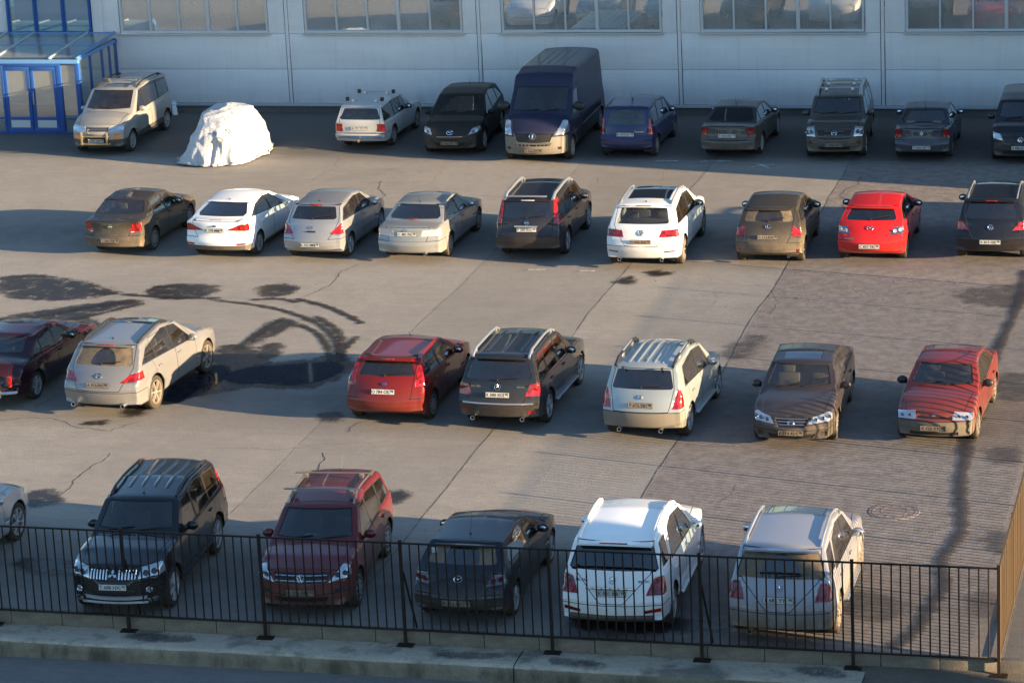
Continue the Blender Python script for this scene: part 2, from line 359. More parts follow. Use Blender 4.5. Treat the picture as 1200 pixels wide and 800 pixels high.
def car(name, sp, pose, label, group='cars parked in rows on the asphalt lot', cat='car'):
    L, W, H, wb, fo = sp['L'], sp['W'], sp['H'], sp['wb'], sp['fo']
    Rw = sp.get('R', .315); gc = sp.get('gc', .2); x0b, z0b, x1b, z1b = sp['belt']; hw_r = (sp.get('rw', .62)+.035)/(W/2)
    root = empty(name, (pose[0], pose[1], 0), R(pose[2]), label, cat, group)
    yo = fo+wb/2
    def T(v): return (v[1], yo-v[0], v[2])
    paint = sp['paint']
    axles = (fo, fo+wb); Ra = Rw+sp.get('gap', .055)
    zc = lambda x: z0b+(z1b-z0b)*np.clip((x-x0b)/(x1b-x0b), -.3, 1.2)
    kf, kr = sp.get('kf', .14)*1.5, sp.get('kr', .1)*1.15
    lowx = [0, .12, .45, .8, 1]; lowy = sp.get('low', [.92, .972, 1.0, .987, .955])
    def Yf(x, z):
        x = np.asarray(x, float); z = np.asarray(z, float)
        tf = np.clip((1.15-x)/1.15, 0, 1); tr = np.clip((x-(L-.85))/.85, 0, 1)
        pl = 1-kf*tf**2.3-kr*tr**2.3; zb = zc(x)
        t = (z-gc)/np.maximum(zb-gc, .1); lo = np.interp(t, lowx, lowy)
        u = np.clip((z-zb)/(H-zb), 0, 1.2); sh = np.clip((z-zb)/.07, 0, 1); sh = sh*sh*(3-2*sh)
        hi = lowy[-1]-.022*sh-(lowy[-1]-.022-hw_r)*u**1.12
        s = np.where(z < zb, lo, hi)
        fl = 0
        for xa in axles:
            d = np.hypot(x-xa, z-Rw); fl = fl+.022*np.exp(-((d-Ra)/.07)**2)*(z < zb)
        return (s*pl*W/2+fl)
    out = fillet(sp['prof']); xs0, xs1, zs = sp.get('sx0', .75), L-sp.get('sx1', .75), sp.get('zs', .56)
    cen = out.mean(0)
    if sum(out[i-1][0]*out[i][1]-out[i][0]*out[i-1][1] for i in range(len(out))) < 0: out = out[::-1]
    n = len(out)
    sp_pt = np.stack([np.clip(out[:, 0], xs0, xs1), np.full(n, zs)], 1)
    d = sp_pt-out; dl = np.hypot(d[:, 0], d[:, 1])[:, None]; d = d/dl
    tan = np.roll(out, -1, 0)-np.roll(out, 1, 0); tan /= np.hypot(tan[:, 0], tan[:, 1])[:, None]; nx = abs(tan[:, 1])
    front = out[:, 0] < L*.5
    crown = sp.get('crown', .03)+np.where(front, sp.get('cf', .11)*1.6, sp.get('cr', .075)*1.5)*nx**1.2*np.where(out[:, 1] < z0b+.08, 1.0, .75)
    rc = np.interp(out[:, 1], [gc+.08, gc+.25, z0b-.1, z0b+.05, z0b+.3, H-.12, H-.03], [.05, sp.get('rl', .1), sp.get('rl', .1), sp.get('rl', .1)*1.25, sp.get('rg', .06), sp.get('rg', .06)*1.2, sp.get('rg', .06)*1.7])
    q = out+d*(crown+rc)[:, None]
    Yq = Yf(q[:, 0], q[:, 1])
    cols = []
    for s in (0, .2, .4, .58, .74, .87, .95, 1.0):
        y = s*(Yq-rc); p = out+d*(crown*s**2.2)[:, None]; cols.append(np.stack([p[:, 0], y, p[:, 1]], 1))
    for a in (22.5, 45, 67.5, 90):
        y = Yq-rc+rc*math.sin(R(a)); p = out+d*(crown+rc*(1-math.cos(R(a))))[:, None]; cols.append(np.stack([p[:, 0], y, p[:, 1]], 1))
    for t in (.08, .2, .34, .5, .66, .83, 1.0):
        p = q+(sp_pt-q)*t; cols.append(np.stack([p[:, 0], Yf(p[:, 0], p[:, 1]), p[:, 1]], 1))
    bm = bmesh.new(); vs = [[bm.verts.new(c[i]) for i in range(n)] for c in cols]
    for j in range(len(cols)-1):
        for i in range(n):
            k = (i+1) % n
            try: bm.faces.new((vs[j][i], vs[j+1][i], vs[j+1][k], vs[j][k]))
            except ValueError: pass
    bmesh.ops.remove_doubles(bm, verts=bm.verts[:], dist=2e-4)
    bmesh.ops.dissolve_degenerate(bm, dist=1e-4, edges=bm.edges[:])
    bm.normal_update()
    # outward check on a side face
    fs = max(bm.faces, key=lambda f: f.calc_center_median().y)
    if fs.normal.y < 0: bmesh.ops.reverse_faces(bm, faces=bm.faces[:]); bm.normal_update()
    # belt line: sharpen the shoulder
    sel = cut(bm, [f for f in bm.faces if f.calc_center_median().y > W*.33], [((x0b, 0, z0b+.035), Vector((-(z1b-z0b), 0, (x1b-x0b))).normalized())])
    sel = cut(bm, [f for f in bm.faces if f.calc_center_median().y > W*.33], [((x0b, 0, z0b-.01), Vector((-(z1b-z0b), 0, (x1b-x0b))).normalized())])
    for v in bm.verts:
        if v.co.y > W*.3:
            yy = float(Yf(v.co.x, v.co.z))
            if abs(yy-v.co.y) < .02: v.co.y = yy
    bm.normal_update()
    def sel_faces(pred):
        r = []
        for f in bm.faces:
            c = f.calc_center_median()
            if pred(c.x, c.y, c.z): r.append(f)
        return r
    def take(faces, off=0.0, flat=0.0):
        """remove faces from the shell and return them as verts, faces"""
        bm.normal_update(); idx = {}; V = []; F = []
        nrm = {}
        for f in faces:
            for v in f.verts: nrm[v] = nrm.get(v, Vector())+f.normal
        for f in faces:
            ff = []
            for v in f.verts:
                if v not in idx: idx[v] = len(V); V.append(v.co+nrm[v].normalized()*off if off else v.co.copy())
                if off and v.co.y < 1e-4: V[idx[v]].y = 0
                ff.append(idx[v])
            F.append(ff)
        bmesh.ops.delete(bm, geom=faces, context='FACES')
        return V, F
    def rim_skirt(V, F, depth):
        """inner edge wall so that a panel has thickness"""
        cnt = {}
        for f in F:
            for a, b in zip(f, f[1:]+f[:1]): cnt[(a, b)] = 1
        E = [(a, b) for (a, b) in cnt if (b, a) not in cnt]
        N_ = [Vector() for _ in V]
        for f in F:
            if len(f) > 2:
                nn = (V[f[1]]-V[f[0]]).cross(V[f[2]]-V[f[0]])
                for a in f: N_[a] += nn
        mp = {}; V = list(V); F = [list(f) for f in F]
        for a, b in E:
            if abs(V[a].y) < 1e-4 and abs(V[b].y) < 1e-4: continue
            for k in (a, b):
                if k not in mp:
                    mp[k] = len(V); w = V[k]-N_[k].normalized()*depth
                    if abs(V[k].y) < 1e-4: w.y = 0
                    V.append(w)
            F.append([b, a, mp[a], mp[b]])
        return V, F
    def put(nm, VF, m, parent=root, mode='pair', skirt=0.0, lab=None):
        V, F = VF
        if not F: return []
        if skirt: V, F = rim_skirt(V, F, skirt)
        res = []
        if mode == 'join':
            V2 = list(V); mp = []
            for v in V:
                if abs(v[1]) < 2e-4: mp.append(len(mp)); V2[len(mp)-1] = Vector((v[0], 0, v[2]))
                else: mp.append(None)
            m2 = []
            for i, v in enumerate(V):
                if mp[i] is not None: m2.append(i)
                else: m2.append(len(V2)); V2.append(Vector((v[0], -v[1], v[2])))
            F2 = [list(f) for f in F]+[[m2[i] for i in f][::-1] for f in F]
            res.append(mk(nm, [T(v) for v in V2], F2, m, parent))
        else:
            res.append(mk(nm, [T(v) for v in V], F, m, parent))
            res.append(mk(nm, [T((v[0], -v[1], v[2])) for v in V], [list(f)[::-1] for f in F], m, parent))
        for o in res:
            if lab: o['label'] = lab
        return res
    def region(poly, view, lim):
        i, j = AX[view]; a0 = min(p[0] for p in poly)-.2; a1 = max(p[0] for p in poly)+.2; b0 = min(p[1] for p in poly)-.2; b1 = max(p[1] for p in poly)+.2
        r = []
        for f in bm.faces:
            c = f.calc_center_median()
            if a0 < c[i] < a1 and b0 < c[j] < b1 and lim(c): r.append(f)
        return r
    def carve(poly, view, lim, extra=()): return cut(bm, region(poly, view, lim), poly_planes(poly, view)+list(extra))
    seamv = set()
    def panel(poly, view, lim, extra=(), gap=.013):
        """cut a panel out with a dark gap round it; returns the panel's faces"""
        pl = poly_planes(poly, view)+list(extra); f0 = cut(bm, region(poly, view, lim), pl)
        if not f0: return []
        f1 = cut(bm, f0, shrink(pl, gap)); bm.normal_update()
        s1 = set(f1); f0 = [f for f in bm.faces if f.is_valid and f not in s1 and all((f.calc_center_median()-Vector(c)).dot(Vector(n_)) < 0 for c, n_ in pl) and lim(f.calc_center_median())]
        for f in f0: f.material_index = 1
        return f1
    hwv = W/2
    # wheel arches
    for xa in axles:
        poly = [(xa+Ra*math.cos(R(a)), Rw+Ra*math.sin(R(a))) for a in range(-14, 195, 13)]
        poly = [(xa+Ra*.97, 0)]+poly+[(xa-Ra*.97, 0)]
        # keep only the arc above the sill
        f = cut(bm, [f for f in bm.faces if abs(f.calc_center_median().x-xa) < Ra+.15 and f.calc_center_median().y > hwv-.45 and f.calc_center_median().z < Rw+Ra+.15],
                poly_planes(poly, 'side')+[((0, hwv-.33, 0), (0, -1, 0))])
        bmesh.ops.delete(bm, geom=f, context='FACES')
        g = G(); arc = [(xa+Ra*1.01*math.cos(R(a)), Rw+Ra*1.01*math.sin(R(a))) for a in range(-20, 201, 10)]
        arc = [p for p in arc if p[1] > gc-.02]
        V = []; 
        for (x, z) in arc: V += [(x, float(Yf(x, z))-.012, z), (x, hwv-.36, z)]
        F = [(2*i, 2*i+1, 2*i+3, 2*i+2) for i in range(len(arc)-1)]
        b = len(V); V.append((xa, hwv-.36, gc)); F += [(2*i+1, b, 2*i+3) for i in range(len(arc)-1)]
        put('wheel_well', ([Vector(v) for v in V], [list(f) for f in F]), 'well')
    lim_f = lambda c: c.x < L*.42
    lim_r = lambda c: c.x > L*.55
    # windscreen and rear window
    def ywin(x, z, m): return float(Yf(x, z))-m
    wz0, wz1 = sp['wind']; prof_r = sorted(sp['prof'], key=lambda p: p[0])
    def xat(z, side):
        best = None
        for i in range(n):
            a, b = out[i], out[(i+1) % n]
            if (a[1]-z)*(b[1]-z) <= 0 and abs(a[1]-b[1]) > 1e-6:
                x = a[0]+(b[0]-a[0])*(z-a[1])/(b[1]-a[1])
                if best is None or (side == 'f' and x < best) or (side == 'r' and x > best): best = x
        return best if best is not None else (0 if side == 'f' else L)
    def ztop(x):
        best = 0
        for i in range(n):
            a, b = out[i], out[(i+1) % n]
            if (a[0]-x)*(b[0]-x) <= 0 and abs(a[0]-b[0]) > 1e-6: best = max(best, a[1]+(b[1]-a[1])*(x-a[0])/(b[0]-a[0]))
        return best
    wm = sp.get('wpil', .1)
    pw = [(0, wz0), (ywin(xat(wz0, 'f')+.25, wz0, wm), wz0+.02), (ywin(xat(wz1, 'f')+.1, wz1, wm), wz1), (0, wz1+.012)]
    xws = xat(wz0, 'f')
    f = panel(pw, 'end', lambda c: xws-.15 < c.x < L*.5 and c.z > wz0-.12 and c.z < wz1+.1, gap=.016)
    wsx = xat((wz0+wz1)/2, 'f')
    put('windscreen', take(f, -.006), sp.get('wglass', 'glass'), mode='join')
    if 'rear' in sp:
        rz0, rz1, rm0, rm1 = sp['rear']; rm0 -= .035; rm1 -= .03; rz0 -= .015
        pr = [(0, rz0), (ywin(xat(rz0, 'r')-.15, rz0, rm0)-.05, rz0), (ywin(xat(rz0, 'r')-.15, rz0, rm0), rz0+.05), (ywin(xat(rz1, 'r')-.1, rz1, rm1), rz1-.03), (ywin(xat(rz1, 'r')-.1, rz1, rm1)-.04, rz1), (0, rz1+.01)]
        f = panel(pr, 'end', lambda c: c.x > L*.6 and rz0-.15 < c.z < rz1+.12, gap=.016)
        vf_rear = None; par = root
        if sp.get('wiper_arc'):
            cxr, czr, rad = sp['wiper_arc']
            arcp = [(0, czr-.01)]+[(max(0, rad*math.cos(R(a))), czr+rad*math.sin(R(a))) for a in range(0, 91, 15)]
            fi = set(f); g1 = cut(bm, f, poly_planes(arcp, 'end')); rest = None
            a1 = take(g1, -.006); 
            bm.normal_update()
            f = [q2 for q2 in bm.faces if all((q2.calc_center_median()-Vector(c)).dot(Vector(n_)) < 0 for c, n_ in shrink(poly_planes(pr, 'end'), .016)) and q2.calc_center_median().x > L*.6]
            o = put('rear_window', take(f, -.006), sp.get('rglass', 'tint'), mode='join')
            put('wiped_arc', a1, 'wiped', parent=o[0] if o else root, mode='join')
        else: put('rear_window', take(f, -.006), sp.get('rglass', 'tint'), mode='join')
    # side windows
    pan = []
    if 'dlo' in sp:
        dlo = sp['dlo']; sg = sp.get('sglass', 'tint')
        limw = lambda c: c.y > W*.26 and c.z > min(p[1] for p in dlo)-.15
        for k, (xa, xb) in enumerate(sp['panes']):
            xa = xa if hasattr(xa, '__len__') else (xa, xa); xb = xb if hasattr(xb, '__len__') else (xb, xb)   # (x at bottom, x at top)
            zlo = min(p[1] for p in dlo); zhi = max(p[1] for p in dlo)
            def sl(x, sgn):
                dv = Vector((x[1]-x[0], 0, zhi-zlo)).normalized(); nn = Vector((dv.z, 0, -dv.x))*sgn
                return ((x[0], 0, zlo), tuple(nn))
            f = panel(dlo, 'side', limw, extra=[sl(xa, -1), sl(xb, 1)], gap=.014)
            g_ = sg if k == 0 or 'sglass2' not in sp else sp['sglass2']
            pan.append((take(f, -.006), g_))
        f = carve(dlo, 'side', limw); trimf = take(f, -.003)
    # roof glass
    for key, (poly, m_) in sp.get('roof', {}).items():
        f = panel(poly, 'top', lambda c: c.z > H-.22, gap=.01); put(key, take(f, -.002), m_, mode='join')
    # lamps and other end fittings: (name, 'f'/'r', polygon(y,z), material, depth limit x, offset, mode)
    for it in sp.get('ends', []):
        nm, e, poly, m_, dep = it[:5]; off = it[5] if len(it) > 5 else .004; mode = it[6] if len(it) > 6 else 'pair'
        ex = [((dep, 0, 0), (1, 0, 0))] if e == 'f' else [((L-dep, 0, 0), (-1, 0, 0))]
        lim = (lambda c: c.x < L*.35) if e == 'f' else (lambda c: c.x > L*.6)
        if off >= 0: f = carve(poly, 'end', lim, ex); put(nm, take(f, off), m_, mode=mode, skirt=.02)
        else: f = carve(poly, 'end', lim, ex); put(nm, take(f, off), m_, mode=mode)
    for it in sp.get('sides', []):
        nm, poly, m_, off = it
        f = carve(poly, 'side', lambda c: c.y > W*.3); put(nm, take(f, off), m_, skirt=.01)
    # lower cladding
    if sp.get('clad'):
        f = cut(bm, [f for f in bm.faces if f.calc_center_median().z < sp['clad']+.12], [((0, 0, sp['clad']), (0, 0, 1))])
        put('lower_cladding', take(f, .004), sp.get('cladm', MT['clad']), mode='join')
    # hood, bumpers, tailgate, doors
    cx_, cz_ = sp['cowl']; hx0 = sp.get('hood0', .22); hwd = sp.get('hoodw', W/2-.15)
    f = panel([(hx0, 0), (hx0+.06, hwd*.86), (cx_-.05, hwd), (cx_+.02, 0)], 'top', lambda c: c.z > sp['hz']-.2 and c.x < cx_+.1)
    put('bonnet', take(f), paint, mode='join', skirt=.015)
    zbf = sp.get('zbf', .52); bmat = sp.get('bumper', paint)
    f = panel([(0, gc-.1), (W, gc-.1), (W, zbf), (0, zbf)], 'end', lambda c: c.x < fo-Ra+.1, extra=[((fo-Ra-.02, 0, 0), (1, 0, 0))]) if sp.get('fb', 1) else []
    if f: put('front_bumper', take(f), bmat, mode='join', skirt=.015)
    zbr = sp.get('zbr', .55)
    f = panel([(0, gc-.1), (W, gc-.1), (W, zbr), (0, zbr)], 'end', lambda c: c.x > fo+wb+Ra-.1, extra=[((fo+wb+Ra+.02, 0, 0), (-1, 0, 0))])
    if f: put('rear_bumper', take(f), bmat, mode='join', skirt=.015)
    tg = sp.get('tail')
    if tg:
        if 'rear' in sp: tg = [(a, min(b, sp['rear'][1]+.02)) for a, b in tg]
        f = panel(tg, 'end', lambda c: c.x > L*.62 and c.z > zbr-.1, extra=[((L-sp.get('taild', .9), 0, 0), (-1, 0, 0))])
        put(sp.get('tailname', 'tailgate'), take(f), paint, mode='join', skirt=.015)
    xa, xb, xc = sp.get('doors', (fo+Ra+.14, fo+wb*.5+.22, fo+wb-.12)); zt = sp.get('doortop', H-.13)
    dA = [(xa, .3), (xb, .3), (xb, zt), (max(xa+.55, sp['cowl'][0]+.75), zt), (xa+.02, sp['belt'][1]+.02)]
    dB = [(xb+.012, .3), (xc-Ra*.55, .3), (xc-.02, Rw+Ra*.75), (xc+.12, sp['belt'][3]), (xc-.05, zt), (xb+.012, zt)]
    if not sp.get('nodoors'):
        for k, dp in enumerate((dA, dB)):
            f = panel(dp, 'side', lambda c: c.y > W*.28, gap=.01)
            ds = put('door', take(f), paint, skirt=.015)
            zh = sp['belt'][1]+(sp['belt'][3]-sp['belt'][1])*.5-.1; xh = (dp[1][0] if k == 0 else xc-.02)-.16
            for d_, s_ in zip(ds, (1, -1)):
                g = G(); g.bbox(T((xh, s_*(float(Yf(xh, zh))+.018), zh)), (.03, .17, .03), .008); g.obj('handle', sp.get('handle', paint), d_)
    for vf, g_ in pan: put('side_window', vf, g_)
    if 'dlo' in sp: put('window_trim', trimf, 'trim')
    # remaining shell
    bm.verts.index_update(); V = [v.co.copy() for v in bm.verts]; F = [[v.index for v in f.verts] for f in bm.faces]; mi = [f.material_index for f in bm.faces]; bm.free()
    V2 = list(V); m2 = []
    for i, v in enumerate(V):
        if abs(v.y) < 2e-4: m2.append(i)
        else: m2.append(len(V2)); V2.append(Vector((v.x, -v.y, v.z)))
    o = mk('body', [T(v) for v in V2], F+[[m2[i] for i in f][::-1] for f in F], [paint, 'seam', 'inner'], root, mi+mi)
    sm = o.modifiers.new('s', 'SOLIDIFY'); sm.thickness = .025; sm.offset = -1; sm.material_offset = 2; sm.material_offset_rim = 0
    # wheels
    tw = sp.get('tw', .21); ty, rm_ = wheel_meshes(Rw, sp.get('wheel', 'alloy_5'), tw)
    ts = (sp.get('W_t', W)-.035)/2-tw/2
    for s_ in (1, -1):
        for k, xa in enumerate(axles):
            rz = (0 if s_ > 0 else math.pi)+(sp.get('steer', 0) if k == 0 else 0)
            w_ = bpy.data.objects.new('wheel', ty.data); COL.objects.link(w_); w_.parent = root; w_.location = (s_*ts, yo-xa, Rw); w_.rotation_euler = (0, 0, rz)
            ri_ = bpy.data.objects.new('rim', rm_.data); COL.objects.link(ri_); ri_.parent = w_; ri_.rotation_euler = (random.random()*6, 0, 0)
    # cabin
    sk = 'b' if sp.get('beige') else ''
    xseat = sp['cowl'][0]+1.1
    zse = sp.get('zseat', min(.42, H-1.24))
    for s_ in (1, -1): share(seat_mesh('f'+sk), 'seat', root, (s_*.37, yo-xseat, zse))
    if sp.get('rearseat', 1): share(seat_mesh('r'+sk), 'rear_seat', root, (0, yo-xseat-.92, zse))
    g = G(); xd = sp['cowl'][0]+.42; zd = sp['cowl'][1]-.1
    g.bbox((0, yo-xd, zd-.06), (W*.76, .4, .22), .05); g.obj('dashboard', 'inner', root)
    g = G(); rotm = Matrix.Rotation(R(60), 3, 'X'); cx0 = Vector((-.36, yo-xd-.33, zd+.0))
    g.tube([cx0+rotm @ Vector((.19*math.cos(a*math.pi/8), .19*math.sin(a*math.pi/8), 0)) for a in range(17)], .016, 6, False)
    g.box(cx0, (.36, .04, .03)); g.obj('steering_wheel', 'trim', root)
    # mirrors
    if 'mir' in sp:
        xm, zm = sp['mir']; ym = float(Yf(xm, zm)); ms = sp.get('mirs', 1)
        for s_ in (1, -1):
            g = G(); g.ell(T((xm, s_*(ym+.13*ms), zm+.02)), (.115*ms, .065*ms, .085*ms), 12, 8); 
            g.tube([T((xm+.01, s_*(ym-.03), zm-.05)), T((xm, s_*(ym+.1), zm-.03))], .022, 6)
            mo = g.obj('wing_mirror', sp.get('mirm', paint), root)
            g = G(); g.lathe([(0, .001), (0, .8), (.01, 1)], 14, 'Y'); g.V = [(x*.08*ms, y, z*.055*ms) for x, y, z in g.V]
            mg = g.obj('mirror_glass', 'chrome', mo); mg.location = T((xm+.062*ms, s_*(ym+.13*ms), zm+.02)); mg.rotation_euler = (R(6), 0, R(s_*-8)+math.pi*0)
    # plates
    def end_pt(z, e):
        x = xat(z, e); x2 = xat(z+.06, e); x1_ = xat(z-.06, e); tilt = math.atan2(x2-x1_, .12); return x, tilt
    for e, key in (('f', 'fplate'), ('r', 'rplate')):
        if key not in sp: continue
        z, txt, dirty = sp[key]; x, tilt = end_pt(z, e); dx = sp.get(key+'dx', 0)
        pr_ = bpy.data.objects.new('number_plate', None)
        g = G(); g.bbox((0, .004, 0), (.53, .016, .118), .006); g.m = 1; g.box((0, -.006, 0), (.515, .006, .104))
        po = g.obj('number_plate', ['trim', 'plate_dirty' if dirty else 'plate'], root)
        ox = .012
        if e == 'r': po.location = T((x+ox+.004+dx, 0, z)); po.rotation_euler = (-tilt*.6, 0, 0)
        else: po.location = T((x-ox-.004, 0, z)); po.rotation_euler = (-tilt*.6, 0, math.pi)
        if e == 'r': po.rotation_euler = (tilt*.5, 0, 0)
        else: po.rotation_euler = (-tilt*.5, 0, math.pi)
        reg = txt.split('|'); V1, F1 = text_mesh(reg[0], .066, .0105, .002); V2_, F2_ = text_mesh(reg[1], .048, .0105, .0015)
        g = G(); g.add([(v[0]-.055, v[1], v[2]-.004) for v in V1], F1); g.add([(v[0]+.205, v[1], v[2]+.014) for v in V2_], F2_)
        g.box((.148, -.0095, 0), (.004, .002, .1))
        lt = g.obj('lettering', 'ink', po, smooth=False)
    for e, key in (('f', 'fbadge'), ('r', 'rbadge')):
        if key in sp:
            kind, z, s_ = sp[key]; x, tilt = end_pt(z, e)
            o = emblem(kind, s_).obj('badge', 'blue_badge' if kind == 'oval' else 'chrome', root)
            o.location = T((x+(.018 if e == 'r' else -.018), 0, z)); o.rotation_euler = (tilt if e == 'r' else -tilt, 0, 0 if e == 'r' else math.pi)
    # extras in internal coordinates: callbacks
    for fn in sp.get('extra', []): fn(root, T, Yf, xat, ztop, sp)
    return root

# ---- extras
def ex_rails(m='silver', x0=1.9, x1=3.9, h=.07, r=.018, dy=.0, solid=False):
    def fn(root, T, Yf, xat, ztop, sp):
        for s_ in (1, -1):
            P = []
            for k in range(9):
                x = x0+(x1-x0)*k/8; zt = ztop(x)-.035; y = float(Yf(x, zt))-.07-dy; P.append(T((x, s_*y, zt+h*min(1, math.sin(math.pi*k/8)*3))))
            g = G(); g.tube(P, r, 8); 
            if solid:
                for k in range(8):
                    a, b = Vector(P[k]), Vector(P[k+1]); g.box((a+b)/2-Vector((0, 0, h*.35)), (r*1.4, (a-b).length*1.02, h*.6), Matrix.Rotation(math.atan2((b-a).z, -(a-b).y if (a-b).y else 1), 3, 'X') if False else None)
            for k in (1, 7): a = Vector(P[k]); g.box(a-Vector((0, 0, h*.5)), (.03, .12, h))
            g.obj('roof_rail', m, root)
    return fn
def ex_bars(xs, m='exhaust', over=.06, h=.13):
    def fn(root, T, Yf, xat, ztop, sp):
        for x in xs:
            y = float(Yf(x, ztop(x)-.03))+over; z = ztop(x)+h; g = G(); g.tube([T((x, -y, z)), T((x, y, z))], .016, 8)
            b = g.obj('roof_bar', m, root)
            for s_ in (1, -1): g = G(); g.bbox(T((x, s_*(y-.2), z-.05)), (.09, .09, .1), .02); g.obj('clamp', m, b)
    return fn
def ex_ribs(x0, x1, n=4, m=None):
    def fn(root, T, Yf, xat, ztop, sp):
        for k in range(n):
            y = -.36+.72*k/(n-1); g = G(); P = [(x0+(x1-x0)*i/10, y) for i in range(11)]
            V = []; F = []
            for i, (x, yy) in enumerate(P):
                z = ztop(x)-.03*(abs(yy)/.75)**2.2; e = .0 if i in (0, 10) else .012
                for dy_, dz in ((-.045, -.004), (-.022, e), (.022, e), (.045, -.004)): V.append(T((x, yy+dy_, z+dz)))
            for i in range(10):
                for j in range(3): F.append((i*4+j, i*4+j+1, i*4+5+j, i*4+4+j))
            g.add(V, F); g.obj('roof_rib', sp['paint'], root)
    return fn
def ex_antenna(x, h=.35, tilt=.5, m='trim'):
    def fn(root, T, Yf, xat, ztop, sp):
        z = ztop(x)-.005; g = G(); g.lathe([(0, .03), (.025, .016), (.03, .001)], 10, 'Z', T((x, 0, z))); g.tube([T((x, 0, z)), T((x+h*tilt, 0, z+h*math.sqrt(1-tilt*tilt)))], [.005, .003], 5); g.obj('antenna', m, root)
    return fn
def ex_wiper(side='r', z=None, length=.5, ang=8):
    def fn(root, T, Yf, xat, ztop, sp):
        e = side
        if e == 'f':
            z0 = sp['wind'][0]
            for y0 in (-.1, .5):
                P = [];
                for k in range(5):
                    y = y0-.5*k/4; zz = z0+.015+.05*k/4; P.append(T((xat(zz, 'f')-.02+.06*(y/.7)**2, y, zz+.0)))
                g = G(); g.tube(P, .012, 5); g.obj('wiper', 'trim', root)
        else:
            z0 = z if z else sp['rear'][0]+.0; P = []
            for k in range(5):
                y = -.02+length*k/4*math.cos(R(ang)); zz = z0+.02+length*k/4*math.sin(R(ang)); P.append(T((xat(zz, 'r')+.022-.05*(y/.7)**2, y-.0, zz)))
            g = G(); g.tube(P, .011, 5); g.ell(T((xat(z0, 'r')+.02, -.02, z0)), (.03, .02, .03), 8, 6); g.obj('wiper', 'trim', root)
    return fn
def ex_exhaust(ys, z=.3, r=.035, m='chrome'):
    def fn(root, T, Yf, xat, ztop, sp):
        for y in ys:
            g = G(); x = sp['L']; g.lathe([(0, r*.8), (0, r), (-.01, r*1.05), (.16, r)], 14, 'Y', (y, T((x+.02, 0, 0))[1], z)); g.m = 1; g.disk((y, T((x-.01, 0, 0))[1], z), r*.85, (0, -1, 0), 12); g.obj('exhaust_tip', [m, 'darkrim'], root)
    return fn
def ex_lampbowls(side, pts, r=.05, m='bulb'):
    """round bowls seen inside a lamp: pts (y, z)"""
    def fn(root, T, Yf, xat, ztop, sp):
        cf = sp.get('cf', .11)*1.6 if side == 'f' else sp.get('cr', .075)*1.5
        for (y, z) in pts:
            for s_ in (1, -1):
                x = xat(z, side); yn = abs(y)/(sp['W']/2); dx = (sp.get('crown', .03)+cf)*yn**2.2
                x = x+dx-.014 if side == 'f' else x-dx+.014
                g = G(); g.lathe([(-.006, r), (-.012, r*.9), (0, r*.75), (.004, .001)], 14, 'Y', (0, 0, 0)); o = g.obj('lamp_bowl', m, root); o.location = T((x, s_*y, z))
                o.rotation_euler = (0, 0, (math.pi if side == 'f' else 0)+s_*(R(-22) if side == 'r' else R(22))*-1*yn)
    return fn
def ex_bars_end(side, z0, z1, n, hw, m='chrome', t=.014, vertical=False, prot=.012):
    """bars across a grille"""
    def fn(root, T, Yf, xat, ztop, sp):
        cf = sp.get('cf', .11)*1.6 if side == 'f' else sp.get('cr', .075)*1.5; sg = -1 if side == 'f' else 1
        def P(y, z): return T((xat(z, side)-sg*(.03+cf)*(abs(y)/(sp['W']/2))**2.2+sg*prot, y, z))
        for k in range(n):
            g = G()
            if vertical:
                y = -hw+2*hw*k/(n-1)
                if abs(y) < .07: continue
                g.tube([P(y, z0), P(y, (z0+z1)/2), P(y, z1)], t, 5)
            else:
                z = z0+(z1-z0)*(k/(n-1) if n > 1 else .5); w_ = hw[k] if hasattr(hw, '__len__') else hw; g.tube([P(-w_+2*w_*i/8, z) for i in range(9)], t, 5)
            g.obj('grille_bar', m, root)
    return fn
def ex_step(z=.36, m='trim', out=.04):
    def fn(root, T, Yf, xat, ztop, sp):
        for s_ in (1, -1):
            g = G(); x0 = sp['fo']+.5; x1 = sp['fo']+sp['wb']-.5; y = sp['W']/2+out-.06; g.bbox(T(((x0+x1)/2, s_*y, z)), (.14, x1-x0, .045), .018); g.obj('side_step', m, root)
    return fn
def ex_spoiler(x0, x1, z=None, m=None, th=.03, hw=.55):
    def fn(root, T, Yf, xat, ztop, sp):
        V = []; ny = 8
        for j in range(ny+1):
            y = -hw+2*hw*j/ny; c = .05*(abs(y)/hw)**2
            for (x, dz) in ((x0, .0), (x1-c, -.0), (x1-c, -th), (x0, -.03)):
                zz = (z if z else ztop(x0))-(.075 if x == x0 else .035)*(abs(y)/.75)**2+(-.045 if x == x0 else -.004); V.append(T((x, y, zz+dz-(x-x0)*.12)))
        F = [(j*4+k, j*4+(k+1) % 4, j*4+4+(k+1) % 4, j*4+4+k) for j in range(ny) for k in range(4)]+[(0, 3, 2, 1), (ny*4, ny*4+1, ny*4+2, ny*4+3)]
        g = G(); g.add(V, F); g.obj('roof_spoiler', m or sp['paint'], root)
    return fn
def ex_block(nm, c, d, m, b=.01):
    def fn(root, T, Yf, xat, ztop, sp):
        g = G(); g.bbox(T(c), (d[1], d[0], d[2]), b); g.obj(nm, m, root)
    return fn
def ex_text(nm, txt, side, y, z, h, m='chrome'):
    def fn(root, T, Yf, xat, ztop, sp):
        V, F = text_mesh(txt, h, .002, .002); g = G(); g.add(V, F); o = g.obj(nm, m, root, smooth=False)
        yn = abs(y)/(sp['W']/2); x = xat(z, side)-(.03+sp.get('cr', .075)*1.5)*yn**2.2+.012
        o.location = (y, T((x, 0, 0))[1], z); o.rotation_euler = (R(8), 0, R(14)*yn*(1 if y > 0 else -1))
    return fn
